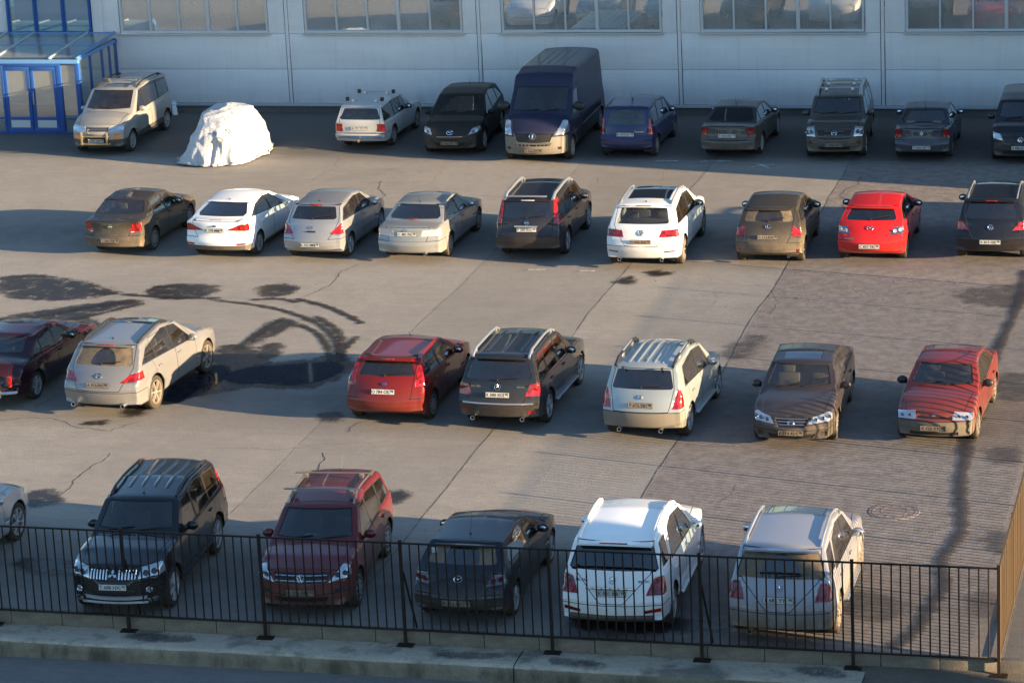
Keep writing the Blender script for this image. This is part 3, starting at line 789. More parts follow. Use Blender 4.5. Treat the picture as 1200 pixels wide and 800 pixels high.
MT['clad'] = dusty('grey_plastic', (.035, .035, .036), .7, 0, .6, 0)
MT['blue_badge'] = plain('blue_oval', (.02, .05, .22), .2, 0, Coat_Weight=1.0)

# ---------------------------------------------------------------- the cars
def spec(L, W, H, wb, fo, hz, cowl, rf, rm, rr, tailp, belt, rear, dlo_r, panes, gc=.2, hx=.14, **k):
    """tail: outline points from below the roof's rear edge down to the bumper"""
    cx, cz = cowl
    hz -= .045; prof = [(.34, gc, .08), (.08, gc+.03, .08), (0, gc+.24, .15), (.03, hz-.18, .12), (hx+.04, hz, .22), ((hx+cx)/2, (hz+cz)/2+.045, .8), (cx, cz, .1),
            (rf[0], rf[1], .3), (rm, H, 1.5), (rr[0], rr[1], .12)]+tailp+[(L-.3, gc+.04, .08)]
    (bx, bz), (tx, tz) = dlo_r
    top0 = rf[0]+.2
    dlo = [(cx+.36, belt[1]+.035), (top0-.05, rf[1]-.075), (min(rm+.1, tx-.25), H-.1), (tx+.03, tz+.015), (bx+.06, bz-.015)]
    d = dict(L=L, W=W, H=H, wb=wb, fo=fo, hz=hz, cowl=cowl, prof=prof, belt=belt, rear=rear, dlo=dlo, panes=panes, gc=gc,
             wind=(cz+.045, rf[1]-.05), mir=(cx+.58, belt[1]+.1))
    d.update(k); return d
def tailpts(L, zg, xg, mid=None, zb=.6, lo=.36):
    """hatch: glass foot (xg, zg), then the lid down to the bumper"""
    return [(xg, zg, .1), (L-.09, zb+.14, .1), (L-.045, zb+.06, .04), (L-.0, zb-.02, .05), (L, zb-.14, .1), (L-.05, lo, .06)]
def boot(L, zg, xg, zd, zb=.58, lo=.32):
    return [(xg, zg, .15), (L-.13, zd, .05), (L-.09, zb+.12, .12), (L-.05, zb+.04, .05), (L, zb-.06, .08), (L-.04, lo, .06)]
C = {}
MT['smoked'] = plain('smoked_lens', (.1, .085, .09), .15, .3, Coat_Weight=1.0)
def P_(n, c, dirt=.35, metal=.25, rough=.38, coat=.7, **k): return dusty(n, c, dirt, metal, rough, coat, **k)

# low saloons and hatchbacks
C['almera'] = spec(4.51, 1.71, 1.44, 2.535, .9, .82, (1.2, .97), (1.95, 1.365), 2.55, (3.2, 1.375), boot(4.51, 1.03, 3.84, 1.0), (.5, .86, 4.2, .95),
    (1.07, 1.335, .13, .13), ((3.72, 1.0), (3.22, 1.27)), [(1.5, 2.42), (2.47, 3.22), ((3.27), 3.8)], rw=.57, paint=P_('dusty_bronze_paint', (.03, .025, .021), 1.0),
    tl=0, ends=[('tail_light', 'r', [(.52, .72), (.95, .72), (.95, .95), (.6, .95)], 'red', .32), ('light_lens', 'r', [(.55, .7), (.95, .7), (.95, .72), (.55, .72)], 'white_lens', .2)],
    tailname='boot_lid', tail=[(0, .6), (.5, .6), (.55, .72), (.6, .99), (0, .99)], rplate=(.5, 'T 565 TB|98', 1), rbadge=('bar', .86, .1), wheel='cap_7', sglass='glass', rglass='glass', zbr=.62, extra=[ex_antenna(3.2, .3, .6)])
C['foc3'] = spec(4.53, 1.82, 1.48, 2.648, .88, .86, (1.05, 1.0), (1.98, 1.41), 2.5, (3.3, 1.4), boot(4.53, 1.1, 4.02, 1.09), (.5, .88, 4.2, 1.04),
    (1.13, 1.36, .16, .14), ((3.75, 1.1), (3.2, 1.28)), [(1.45, 2.42), (2.47, 3.75)], rw=.56, paint=P_('white_paint', (.78, .79, .8), .16, 0, .3),
    ends=[('tail_light', 'r', [(.32, .84), (.95, .8), (.98, 1.0), (.7, .985)], 'redlit', .42), ('bumper_insert', 'r', [(0, .28), (1, .28), (1, .44), (0, .44)], 'clad', .5, .003, 'join'),
          ('reflector', 'r', [(.6, .45), (.84, .45), (.84, .5), (.6, .5)], 'red', .4)],
    tailname='boot_lid', tail=[(0, .62), (.48, .62), (.6, .8), (.66, 1.08), (0, 1.08)], rplate=(.84, 'K 378 MM|98', 0), rbadge=('oval', .955, .12), wheel='alloy_10', zbr=.66,
    extra=[ex_antenna(3.25, .16, .7), ex_block('brake_light', (4.31, 0, 1.085), (.05, .32, .02), 'red', .004)])
C['maz6'] = spec(4.68, 1.78, 1.435, 2.675, .93, .8, (1.2, .97), (2.05, 1.365), 2.6, (3.35, 1.365), boot(4.68, 1.03, 4.02, .98), (.5, .85, 4.4, .95),
    (1.075, 1.325, .13, .12), ((3.85, 1.01), (3.35, 1.25)), [(1.5, 2.5), (2.55, 3.85)], rw=.56, paint=P_('silver_beige_paint', (.34, .345, .335), .45, .55, .33),
    ends=[('tail_light', 'r', [(.36, .74), (.95, .74), (.95, .94), (.4, .9)], 'white_lens', .35), ('light_lens', 'r', [(.6, .8), (.7, .8), (.72, .88), (.6, .88)], 'red', .35, .008)],
    tailname='boot_lid', tail=[(0, .6), (.5, .6), (.55, .72), (.6, .97), (0, .97)], rplate=(.8, 'C 481 PA|98', 0), rbadge=('wing', .9, .1), wheel='cap_6', sglass='glass', zbr=.62,
    extra=[ex_antenna(3.3, .25, .6), ex_block('brake_light', (4.0, .0, 1.08), (.05, .25, .02), 'red', .004), ex_exhaust([.5])])
C['octa'] = spec(4.507, 1.731, 1.431, 2.512, .88, .82, (1.2, .97), (1.95, 1.36), 2.5, (3.2, 1.37), boot(4.507, 1.03, 4.0, 1.0), (.5, .86, 4.2, .95),
    (1.07, 1.33, .13, .13), ((3.8, 1.01), (3.25, 1.25)), [(1.5, 2.4), (2.45, 3.2), (3.25, 3.8)], rw=.57, paint=P_('dull_graphite_paint', (.04, .042, .044), .75),
    ends=[('tail_light', 'r', [(.62, .7), (.95, .7), (.95, .95), (.62, .95)], 'red', .25), ('light_lens', 'r', [(.64, .77), (.82, .77), (.82, .85), (.64, .85)], 'white_lens', .25, .008)],
    tailname='boot_lid', tail=[(0, .6), (.56, .6), (.6, .7), (.6, .99), (0, .99)], rplate=(.73, 'P 393 HE|16', 0), rbadge=('ring', .9, .09), wheel='alloy_7', zbr=.6, extra=[ex_antenna(3.0, .3, .5), ex_text('model_name', 'Octavia', 'r', .42, .9, .05)])
C['symb'] = spec(4.26, 1.672, 1.44, 2.473, .8, .83, (1.1, .97), (1.8, 1.37), 2.3, (3.0, 1.375), boot(4.26, 1.03, 3.58, 1.0), (.5, .86, 4.0, .96),
    (1.07, 1.33, .12, .12), ((3.45, 1.02), (3.0, 1.26)), [(1.42, 2.3), (2.35, 3.0), (3.05, 3.45)], rw=.55, paint=P_('dark_slate_blue_paint', (.03, .04, .06), .35),
    ends=[('tail_light', 'r', [(.58, .7), (.93, .7), (.93, 1.0), (.66, 1.0)], 'red', .28), ('light_lens', 'r', [(.64, .74), (.8, .74), (.8, .84), (.64, .84)], 'white_lens', .25, .008)],
    tailname='boot_lid', tail=[(0, .62), (.5, .62), (.54, .7), (.62, .99), (0, .99)], rplate=(.46, 'T 565 TB|98', 0), rbadge=('diamond', .86, .1), wheel='cap_6', sglass='glass', rglass='glass', beige=1, zbr=.66,
    extra=[ex_antenna(3.0, .35, .5), ex_block('rear_shelf_cushion', (3.42, .3, 1.0), (.25, .36, .08), 'seat_beige', .03), ex_block('rear_shelf_cushion', (3.42, -.3, 1.0), (.25, .36, .08), 'seat_beige', .03)])
C['mitsu'] = spec(4.85, 1.77, 1.47, 2.8, .95, .86, (1.35, .99), (2.05, 1.39), 2.65, (3.3, 1.38), [(4.0, 1.04, .5), (4.45, .97, .6), (4.74, .72, .3), (4.78, .5, .06), (4.85, .46, .03), (4.85, .36, .03), (4.75, .3, .05)], (.5, .87, 4.3, .92),
    (1.09, 1.33, .2, .2), ((3.65, 1.01), (3.25, 1.25)), [(1.62, 2.5), (2.55, 3.2), (3.24, 3.65)], rw=.56, paint=P_('dark_cherry_paint', (.024, .003, .009), .1, .2, .22), kr=.2, cr=.16,
    ends=[], tailname='boot_lid', tail=[(0, .55), (.5, .55), (.58, .8), (.5, .98), (0, .99)], rplate=(.66, 'H 001 CM|98', 0), wheel='alloy_7', sglass='glass', rglass='glass', beige=1, zbr=.5, cladm=None, mirm='trim',
    sides=[], extra=[ex_bars_end('r', .41, .41, 1, .82, 'chrome', .035, prot=.02), ex_block('bumper_guard', (4.86, .5, .42), (.06, .05, .2), 'chrome', .02), ex_block('bumper_guard', (4.86, -.5, .42), (.06, .05, .2), 'chrome', .02),
        ex_block('tail_light', (4.68, .66, .66), (.09, .1, .26), 'redlit', .03), ex_block('tail_light', (4.68, -.66, .66), (.09, .1, .26), 'redlit', .03),
        ex_block('plate_lamp', (4.72, 0, .78), (.05, .3, .07), 'chrome', .02)])
C['accord'] = spec(4.67, 1.76, 1.445, 2.67, .93, .74, (1.2, .95), (2.0, 1.37), 2.55, (3.35, 1.37), boot(4.67, 1.03, 4.05, .99), (.3, .8, 4.4, .95),
    (1.07, 1.33, .13, .12), ((3.85, 1.01), (3.35, 1.25)), [(1.5, 2.5), (2.55, 3.85)], rw=.57, paint=P_('dusty_dark_mauve_paint', (.028, .022, .026), .6, .3), hx=.16, kf=.17,
    ends=[('headlight', 'f', [(.36, .56), (.9, .6), (.9, .76), (.44, .68)], 'head', .5), ('grille', 'f', [(0, .5), (.26, .51), (.35, .67), (0, .7)], 'trim', .5, -.02, 'join'),
          ('lower_grille', 'f', [(0, .24), (.42, .25), (.5, .36), (0, .36)], 'trim', .4, -.015, 'join'), ('fog_light', 'f', [(.6, .3), (.72, .3), (.72, .4), (.6, .4)], 'trim', .4, -.01),
          ('tail_light', 'r', [(.5, .74), (.95, .74), (.95, .94), (.5, .94)], 'red', .3)],
    tailname='boot_lid', tail=[(0, .6), (.5, .6), (.55, .72), (.6, .97), (0, .97)], fplate=(.4, 'E 514 KH|98', 1), fbadge=('h', .6, .13), wheel='dirty_5', sglass='glass', zbf=.45, beige=1,
    extra=[ex_bars_end('f', .56, .66, 3, [.27, .3, .34], 'chrome', .011), ex_wiper('f'), ex_lampbowls('f', [(.5, .64), (.64, .66), (.76, .68)], .045), ex_block('hanging_charm', (2.05, 0, 1.2), (.01, .04, .09), 'chrome', .004)], roof={'sunroof': ([(2.1, 0), (2.1, .4), (2.55, .4), (2.55, 0)], 'tint')})
C['lada10'] = spec(4.265, 1.68, 1.42, 2.492, .82, .76, (1.1, .95), (1.85, 1.345), 2.35, (3.05, 1.35), boot(4.265, 1.02, 3.6, .98), (.3, .82, 4.0, .95),
    (1.07, 1.31, .13, .13), ((3.4, 1.01), (3.0, 1.24)), [(1.42, 2.25), (2.3, 3.4)], rw=.55, paint=P_('faded_brick_red_paint', (.15, .014, .012), .45, .05), hx=.2, kf=.12, bumper='grey_bumper', mirm='trim',
    ends=[('headlight', 'f', [(.38, .58), (.84, .56), (.86, .68), (.4, .72)], 'head', .4), ('grille', 'f', [(0, .6), (.36, .6), (.36, .635), (0, .635)], 'trim', .4, -.01, 'join'),
          ('lower_grille', 'f', [(0, .25), (.5, .26), (.5, .33), (0, .33)], 'trim', .4, -.01, 'join'), ('tail_light', 'r', [(.5, .74), (.95, .74), (.95, .94), (.5, .94)], 'red', .3)],
    tailname='boot_lid', tail=[(0, .6), (.5, .6), (.55, .72), (.6, .97), (0, .97)], fplate=(.43, 'X 125 TT|98', 1), fbadge=('ship', .66, .07), wheel='dirty_9', sglass='glass', zbf=.56,
    extra=[ex_wiper('f'), ex_lampbowls('f', [(.5, .64), (.66, .63)], .04), ex_bars_end('f', .93, .955, 2, .6, 'trim', .008, prot=-.9)])
C['lada10']['extra'].pop()
C['tiida'] = spec(4.3, 1.695, 1.535, 2.6, .82, .88, (1.0, 1.03), (1.85, 1.455), 2.45, (3.62, 1.44), tailpts(4.3, 1.05, 4.0), (.5, .9, 4.0, 1.0),
    (1.1, 1.4, .15, .13), ((3.72, 1.06), (3.45, 1.3)), [(1.38, 2.28), (2.33, 3.12), (3.18, 3.72)], rw=.58, paint=P_('silver_paint', (.34, .35, .365), .3, .6, .32),
    ends=[('tail_light', 'r', [(.5, .76), (.95, .74), (.95, 1.03), (.78, 1.02)], 'redlit', .4)],
    tail=[(0, .56), (.44, .58), (.6, .8), (.7, 1.06), (.64, 1.44), (0, 1.48)], rplate=(.5, 'K 333 MM|98', 0), rbadge=('bar', .92, .09), wheel='alloy_6', zbr=.64, sglass='glass',
    extra=[ex_antenna(3.35, .1, .7), ex_wiper('r', 1.12, .5), ex_block('brake_light', (3.66, 0, 1.435), (.05, .34, .03), 'red', .01), ex_block('handle_strip', (4.15, 0, .82), (.05, .24, .04), 'trim', .01)])
C['auris'] = spec(4.22, 1.76, 1.515, 2.6, .88, .86, (1.05, 1.02), (1.85, 1.44), 2.45, (3.6, 1.42), tailpts(4.22, 1.05, 3.92), (.5, .9, 3.95, 1.0),
    (1.1, 1.385, .17, .14), ((3.62, 1.07), (3.4, 1.29)), [(1.42, 2.34), (2.39, 3.2), (3.25, 3.62)], rw=.59, paint=P_('muddy_bronze_paint', (.042, .036, .028), 1.25, .2), wiper_arc=(0, 1.11, .36), rglass='dusty_glass',
    ends=[('tail_light', 'r', [(.6, .76), (.98, .76), (.98, 1.0), (.62, 1.0)], 'redlit', .35), ('light_lens', 'r', [(.63, .89), (.9, .89), (.9, .97), (.64, .98)], 'white_lens', .32, .008), ('reflector', 'r', [(.72, .36), (.8, .36), (.8, .44), (.72, .44)], 'red', .4)],
    tail=[(0, .56), (.48, .58), (.58, .76), (.62, 1.06), (.64, 1.43), (0, 1.47)], rplate=(.76, 'O 112 KA|98', 1), rbadge=('ovals', 1.0, .14), wheel='dirty_5', sglass='glass', zbr=.62,
    extra=[ex_spoiler(3.4, 3.72, None), ex_wiper('r', 1.12, .42), ex_exhaust([.55])])
C['maz3r'] = spec(4.42, 1.755, 1.465, 2.64, .9, .82, (1.15, .99), (2.0, 1.385), 2.55, (3.62, 1.38), tailpts(4.42, 1.04, 4.08), (.5, .88, 4.1, .99),
    (1.08, 1.34, .16, .14), ((3.75, 1.04), (3.4, 1.25)), [(1.5, 2.4), (2.45, 3.75)], rw=.58, paint=P_('bright_red_paint', (.55, .012, .012), .1, 0, .28), mirm='trim',
    ends=[('tail_light', 'r', [(.5, .76), (.93, .8), (.93, .94), (.6, .94)], 'bulb', .4)],
    tail=[(0, .56), (.5, .6), (.56, .76), (.7, 1.04), (.64, 1.38), (0, 1.42)], rplate=(.5, 'C 837 YK|98', 0), rbadge=('wing', .93, .15), wheel='dirty_5', zbr=.64,
    extra=[ex_lampbowls('r', [(.63, .86), (.76, .88)], .05, 'white_lens'), ex_wiper('r', 1.1, .5), ex_spoiler(3.45, 3.74, None), ex_text('model_name', 'mazda3', 'r', -.5, .68, .06)])
C['maz3'] = dict(C['maz3r']); C['maz3'].update(paint=P_('black_navy_paint', (.012, .014, .02), .45, .3), mirm=None, rplate=(.5, 'B 262 OC|98', 1), wheel='alloy_5',
    ends=[('tail_light', 'r', [(.5, .76), (.93, .8), (.93, .94), (.6, .94)], 'smoked', .4)], rbadge=('wing', .88, .15), wiper_arc=(0, 1.09, .33), rglass='dusty_glass',
    extra=[ex_lampbowls('r', [(.63, .86), (.76, .88)], .05, 'red'), ex_spoiler(3.42, 3.76, None), ex_antenna(3.3, .4, -.35), ex_block('window_sticker', (3.93, -.5, 1.3), (.004, .1, .1), 'white_lens', .001)])
C['maz3']['mirm'] = C['maz3']['paint']
C['foc2'] = spec(4.34, 1.84, 1.5, 2.64, .87, .86, (1.1, 1.01), (1.95, 1.42), 2.5, (3.68, 1.41), tailpts(4.34, 1.02, 4.06), (.5, .9, 4.0, .99),
    (1.07, 1.385, .2, .2), ((3.75, 1.06), (3.4, 1.28)), [(1.45, 2.75), (2.8, 3.75)], rw=.61, paint=P_('dark_red_metallic_paint', (.18, .01, .008), .28, .3, .3),
    ends=[('tail_light', 'r', [(.7, .86), (.95, .86), (.8, 1.38), (.68, 1.38)], 'redlit', .75), ('light_lens', 'r', [(.72, 1.12), (.9, 1.12), (.78, 1.36), (.7, 1.36)], 'white_lens', .75, .008)],
    tail=[(0, .58), (.56, .58), (.62, .66), (.66, 1.36), (.6, 1.42), (0, 1.46)], rplate=(.78, 'O 784 CK|98', 0), rbadge=('oval', .93, .14), wheel='cap_7', zbr=.64, sglass='glass', rglass='glass',
    extra=[ex_spoiler(3.5, 3.82, None), ex_wiper('r', 1.08, .5), ex_block('brake_light', (3.79, 0, 1.385), (.05, .3, .03), 'red', .01), ex_antenna(2.1, .16, .7)])
C['room'] = spec(4.205, 1.684, 1.607, 2.608, .85, .88, (1.0, 1.03), (1.7, 1.5), 2.6, (3.84, 1.54), tailpts(4.205, .99, 4.05), (.5, .9, 4.0, .95),
    (1.04, 1.47, .19, .19), ((3.78, 1.02), (3.7, 1.42)), [(1.35, 2.1), (2.15, 2.95), (3.0, 3.78)], rw=.62, paint=P_('navy_blue_paint', (.012, .02, .09), .3, .2),
    ends=[('tail_light', 'r', [(.68, .74), (.9, .74), (.85, 1.22), (.67, 1.2)], 'redlit', .35), ('light_lens', 'r', [(.7, .8), (.78, .8), (.77, 1.15), (.7, 1.15)], 'white_lens', .35, .008)],
    tail=[(0, .56), (.58, .56), (.64, .7), (.66, 1.22), (.62, 1.52), (0, 1.55)], rplate=(.76, 'K 474 KY|98', 0), rbadge=('ring', .93, .1), wheel='cap_7', zbr=.6, sglass='glass', rglass='glass',
    extra=[ex_antenna(3.0, .35, .5), ex_block('parcel', (3.8, -.2, 1.05), (.2, .5, .22), 'green_cloth', .06), ex_text('model_name', 'Roomster', 'r', .42, .84, .05)])
C['lada4'] = spec(4.115, 1.62, 1.443, 2.424, .65, .82, (1.2, .93), (1.66, 1.38), 2.5, (3.78, 1.39), [(4.0, .93, .03), (4.02, .55, .02), (4.1, .54, .02), (4.115, .45, .02), (4.1, .42, .02), (4.02, .4, .02), (4.0, .3, .05)], (.2, .84, 4.0, .86),
    (.97, 1.31, .12, .12), ((3.82, .93), (3.72, 1.28)), [(1.35, 2.1), (2.14, 2.8), (2.84, 3.82)], rw=.57, paint=P_('old_silver_paint', (.5, .5, .5), .3, .3, .45, .2), kf=.05, kr=.03, cf=.03, cr=.02, rl=.04, rg=.035, wheel='steel_4', tw=.17, mirm='trim',
    hx=.06, ends=[('tail_light', 'r', [(.56, .6), (.8, .6), (.8, .84), (.56, .84)], 'redlit', .2), ('light_lens', 'r', [(.6, .68), (.68, .68), (.68, .76), (.6, .76)], 'amber', .2, .008)],
    tail=[(0, .57), (.5, .57), (.53, .6), (.66, .9), (.6, 1.38), (0, 1.38)], rplate=(.71, 'B 777 TT|98', 0), zbr=.56, sglass='glass', rglass='glass', gc=.22, low=[.95, .98, 1.0, 1.0, .985],
    extra=[ex_bars_end('r', .48, .48, 1, .72, 'chrome', .03, prot=.01), ex_bars([2.2, 3.35], 'silver', -.06, .07), ex_block('roof_clamp', (2.2, .56, 1.5), (.1, .1, .12), 'trim', .02), ex_block('roof_clamp', (2.2, -.56, 1.5), (.1, .1, .12), 'trim', .02), ex_block('roof_clamp', (3.35, .56, 1.49), (.1, .1, .12), 'trim', .02), ex_block('roof_clamp', (3.35, -.56, 1.49), (.1, .1, .12), 'trim', .02), ex_block('tow_hook', (4.18, 0, .36), (.14, .05, .1), 'exhaust', .02), ex_block('parcel', (3.8, -.1, .95), (.2, .4, .2), 'seat_beige', .06)])
# tall ones
C['xtr2'] = spec(4.63, 1.785, 1.68, 2.63, .93, .98, (1.15, 1.12), (1.78, 1.6), 2.6, (4.18, 1.62), tailpts(4.63, 1.08, 4.46, zb=.68), (.4, .98, 4.4, 1.04),
    (1.13, 1.53, .17, .17), ((4.15, 1.12), (4.05, 1.46)), [(1.5, 2.42), (2.47, 3.35), (3.4, 4.15)], rw=.66, R=.35, gc=.24, paint=P_('black_brown_paint', (.018, .015, .02), .3, .2), kf=.1, kr=.06,
    ends=[('tail_light', 'r', [(.7, .98), (.92, .98), (.86, 1.62), (.66, 1.62)], 'redlit', .7), ('light_lens', 'r', [(.74, 1.1), (.78, 1.1), (.78, 1.5), (.74, 1.5)], 'white_lens', .6, .008)],
    tail=[(0, .7), (.66, .7), (.68, 1.0), (.69, 1.6), (0, 1.62)], rplate=(.86, 'P 200 KO|98', 0), rbadge=('bar', 1.03, .1), wheel='alloy_6', zbr=.68,
    extra=[ex_rails('silver', 1.9, 4.15, .09, .045), ex_spoiler(4.0, 4.26, None, th=.04, hw=.6), ex_block('spoiler_strip', (4.2, 0, 1.675), (.1, 1.0, .02), 'silver', .008), ex_block('brake_light', (4.25, 0, 1.575), (.04, .36, .03), 'white_lens', .01),
           ex_block('plate_surround', (4.6, 0, .96), (.05, .62, .05), 'chrome', .02), ex_wiper('r', 1.15, .5, 5), ex_antenna(2.3, .1, .7)])
C['xtr1'] = dict(C['xtr2']); C['xtr1'].update(paint=P_('dull_grey_bronze_paint', (.05, .047, .043), .85, .2), rplate=(.86, 'E 404 EE|98', 0), fplate=(.5, 'C 708 HT|98', 1), fbadge=('bar', .84, .15), wheel='alloy_5', wiper_arc=None,
    ends=[('headlight', 'f', [(.56, .72), (.93, .72), (.93, .98), (.6, 1.0)], 'head', .45), ('grille', 'f', [(0, .76), (.46, .76), (.5, .9), (0, .92)], 'trim', .4, -.02, 'join'), ('lower_grille', 'f', [(0, .34), (.42, .34), (.5, .44), (0, .44)], 'trim', .4, -.02, 'join'),
          ('lower_grille', 'f', [(0, .66), (.5, .66), (.46, .7), (0, .7)], 'trim', .4, -.015, 'join'), ('fog_light', 'f', [(.66, .48), (.76, .48), (.76, .58), (.66, .58)], 'trim', .4, -.01), ('tail_light', 'r', [(.7, .98), (.92, .98), (.86, 1.62), (.72, 1.62)], 'redlit', .6)],
    extra=[ex_rails('silver', 1.9, 4.15, .1, .05), ex_bars([2.3, 3.0, 3.7], 'silver', -.12, .09), ex_bars_end('f', .78, .88, 2, .3, 'paintbar', .016), ex_lampbowls('f', [(.68, .86), (.8, .84)], .06), ex_wiper('f'), ex_block('toll_tag', (1.72, -.2, 1.5), (.03, .06, .06), 'white_lens', .01), ex_block('toll_tag', (1.72, -.32, 1.5), (.03, .05, .05), 'white_lens', .01)])
C['touareg'] = spec(4.795, 1.94, 1.71, 2.893, .92, .98, (1.25, 1.15), (2.0, 1.62), 2.7, (4.05, 1.61), tailpts(4.795, 1.13, 4.52, zb=.7), (.4, 1.0, 4.5, 1.08),
    (1.18, 1.55, .2, .17), ((4.15, 1.15), (3.9, 1.45)), [(1.6, 2.6), (2.66, 3.55), (3.6, 4.15)], rw=.66, R=.37, gc=.24, paint=P_('white_suv_paint', (.72, .72, .71), .6, 0, .32),
    ends=[('tail_light', 'r', [(.46, .88), (1.0, .88), (1.0, 1.06), (.52, 1.04)], 'redlit', .42), ('reflector', 'r', [(.6, .5), (.86, .52), (.86, .55), (.6, .54)], 'red', .5)],
    tail=[(0, .66), (.42, .68), (.56, .86), (.74, 1.14), (.7, 1.6), (0, 1.64)], rplate=(.78, 'H 845 KA|98', 1), rbadge=('vw', .99, .15), wheel='dirty_6', zbr=.68, sglass='glass', rglass='glass', mirm='trim',
    roof={'roof_glass': ([(2.15, 0), (2.15, .52), (3.55, .54), (3.55, 0)], 'tint')}, clad=.34, extra=[ex_rails('silver', 1.95, 3.95, .05, .02), ex_exhaust([.55, -.55], .34, .045), ex_antenna(3.85, .06, .6), ex_spoiler(3.85, 4.18, None, hw=.62), ex_block('brake_light', (4.17, 0, 1.59), (.04, .4, .02), 'red', .008)])
C['tig2'] = spec(4.43, 1.81, 1.68, 2.604, .87, .96, (1.1, 1.1), (1.85, 1.58), 2.5, (3.92, 1.6), tailpts(4.43, 1.1, 4.22, zb=.68), (.4, .97, 4.2, 1.05),
    (1.14, 1.53, .16, .16), ((3.95, 1.12), (3.78, 1.45)), [(1.45, 2.35), (2.4, 3.2), (3.25, 3.95)], rw=.62, R=.35, gc=.24, paint=P_('black_paint', (.008, .009, .013), .12, .1, .25),
    ends=[('tail_light', 'r', [(.54, .86), (.95, .86), (.95, 1.04), (.72, 1.06)], 'redlit', .4), ('light_lens', 'r', [(.7, .92), (.78, .92), (.78, .99), (.7, .99)], 'white_lens', .4, .008)],
    tail=[(0, .66), (.5, .68), (.56, .86), (.7, 1.1), (.64, 1.58), (0, 1.62)], rplate=(.6, 'X 819 XB|98', 0), rbadge=('vw', .95, .13), wheel='alloy_5', zbr=.7,
    extra=[ex_rails('silver', 1.95, 3.8, .05, .018), ex_spoiler(3.75, 4.04, None), ex_block('brake_light', (4.03, 0, 1.57), (.04, .3, .02), 'red', .008)], roof={'sunroof': ([(2.1, 0), (2.1, .5), (2.7, .5), (2.7, 0)], 'tint')})
C['tiguan'] = dict(C['tig2']); C['tiguan'].update(paint=P_('dusty_maroon_paint', (.1, .008, .013), .6, .15), fplate=(.56, 'O 206 BM|98', 1), fbadge=('vw', .8, .15), wheel='cap_5', roof={},
    ends=[('headlight', 'f', [(.5, .72), (.92, .78), (.92, .98), (.7, .94)], 'head', .5), ('grille', 'f', [(0, .72), (.46, .72), (.52, .88), (0, .88)], 'trim', .4, -.015, 'join'), ('lower_grille', 'f', [(0, .36), (.44, .36), (.5, .46), (0, .46)], 'trim', .4, -.015, 'join'),
          ('fog_light', 'f', [(.6, .5), (.78, .5), (.78, .6), (.6, .58)], 'trim', .4, -.01), ('tail_light', 'r', [(.54, .86), (.95, .86), (.95, 1.04), (.72, 1.06)], 'red', .4)],
    extra=[ex_rails('exhaust', 1.95, 3.8, .05, .018), ex_bars([2.2, 3.1]), ex_bars_end('f', .76, .84, 2, .47, 'chrome', .012), ex_wiper('f'), ex_lampbowls('f', [(.66, .84), (.78, .86)], .05), ex_antenna(3.75, .3, .3), ex_block('paper', (1.45, .1, 1.14), (.12, .22, .01), 'plate', .002)])
C['murano'] = spec(4.86, 1.885, 1.71, 2.825, .95, .95, (1.25, 1.12), (2.1, 1.61), 2.8, (4.1, 1.58), tailpts(4.86, 1.12, 4.55, zb=.72), (.4, .98, 4.5, 1.08),
    (1.16, 1.53, .17, .16), ((4.2, 1.16), (3.85, 1.4)), [(1.6, 2.62), (2.67, 3.5), (3.55, 4.2)], rw=.64, R=.38, gc=.24, paint=P_('champagne_silver_paint', (.25, .248, .25), .4, .5, .33), wiper_arc=(0, 1.19, .3), rglass='dusty_glass',
    ends=[('tail_light', 'r', [(.5, .84), (.98, .88), (.98, 1.06), (.7, 1.0)], 'redlit', .55)],
    tail=[(0, .66), (.5, .66), (.58, .8), (.74, 1.1), (.68, 1.58), (0, 1.62)], rplate=(.8, 'A 919 PH|98', 1), rbadge=('bar', .98, .13), wheel='dirty_6', zbr=.64, sglass='glass', hz2=0,
    extra=[ex_rails('trim', 2.4, 4.0, .05, .025), ex_spoiler(3.9, 4.24, None, hw=.62), ex_exhaust([.6, -.6], .36, .05), ex_antenna(3.85, .1, .6), ex_block('brake_light', (4.22, 0, 1.56), (.04, .4, .025), 'red', .008), ex_wiper('r', 1.2, .45, 4)], roof={'roof_glass': ([(2.25, 0), (2.25, .46), (2.9, .48), (2.9, 0)], 'tint')})
C['left'] = dict(C['murano']); C['left'].update(paint=P_('pale_silver_paint', (.4, .42, .43), .3, .5, .33), wheel='alloy_7', rplate=(.8, 'T 310 EK|98', 0))
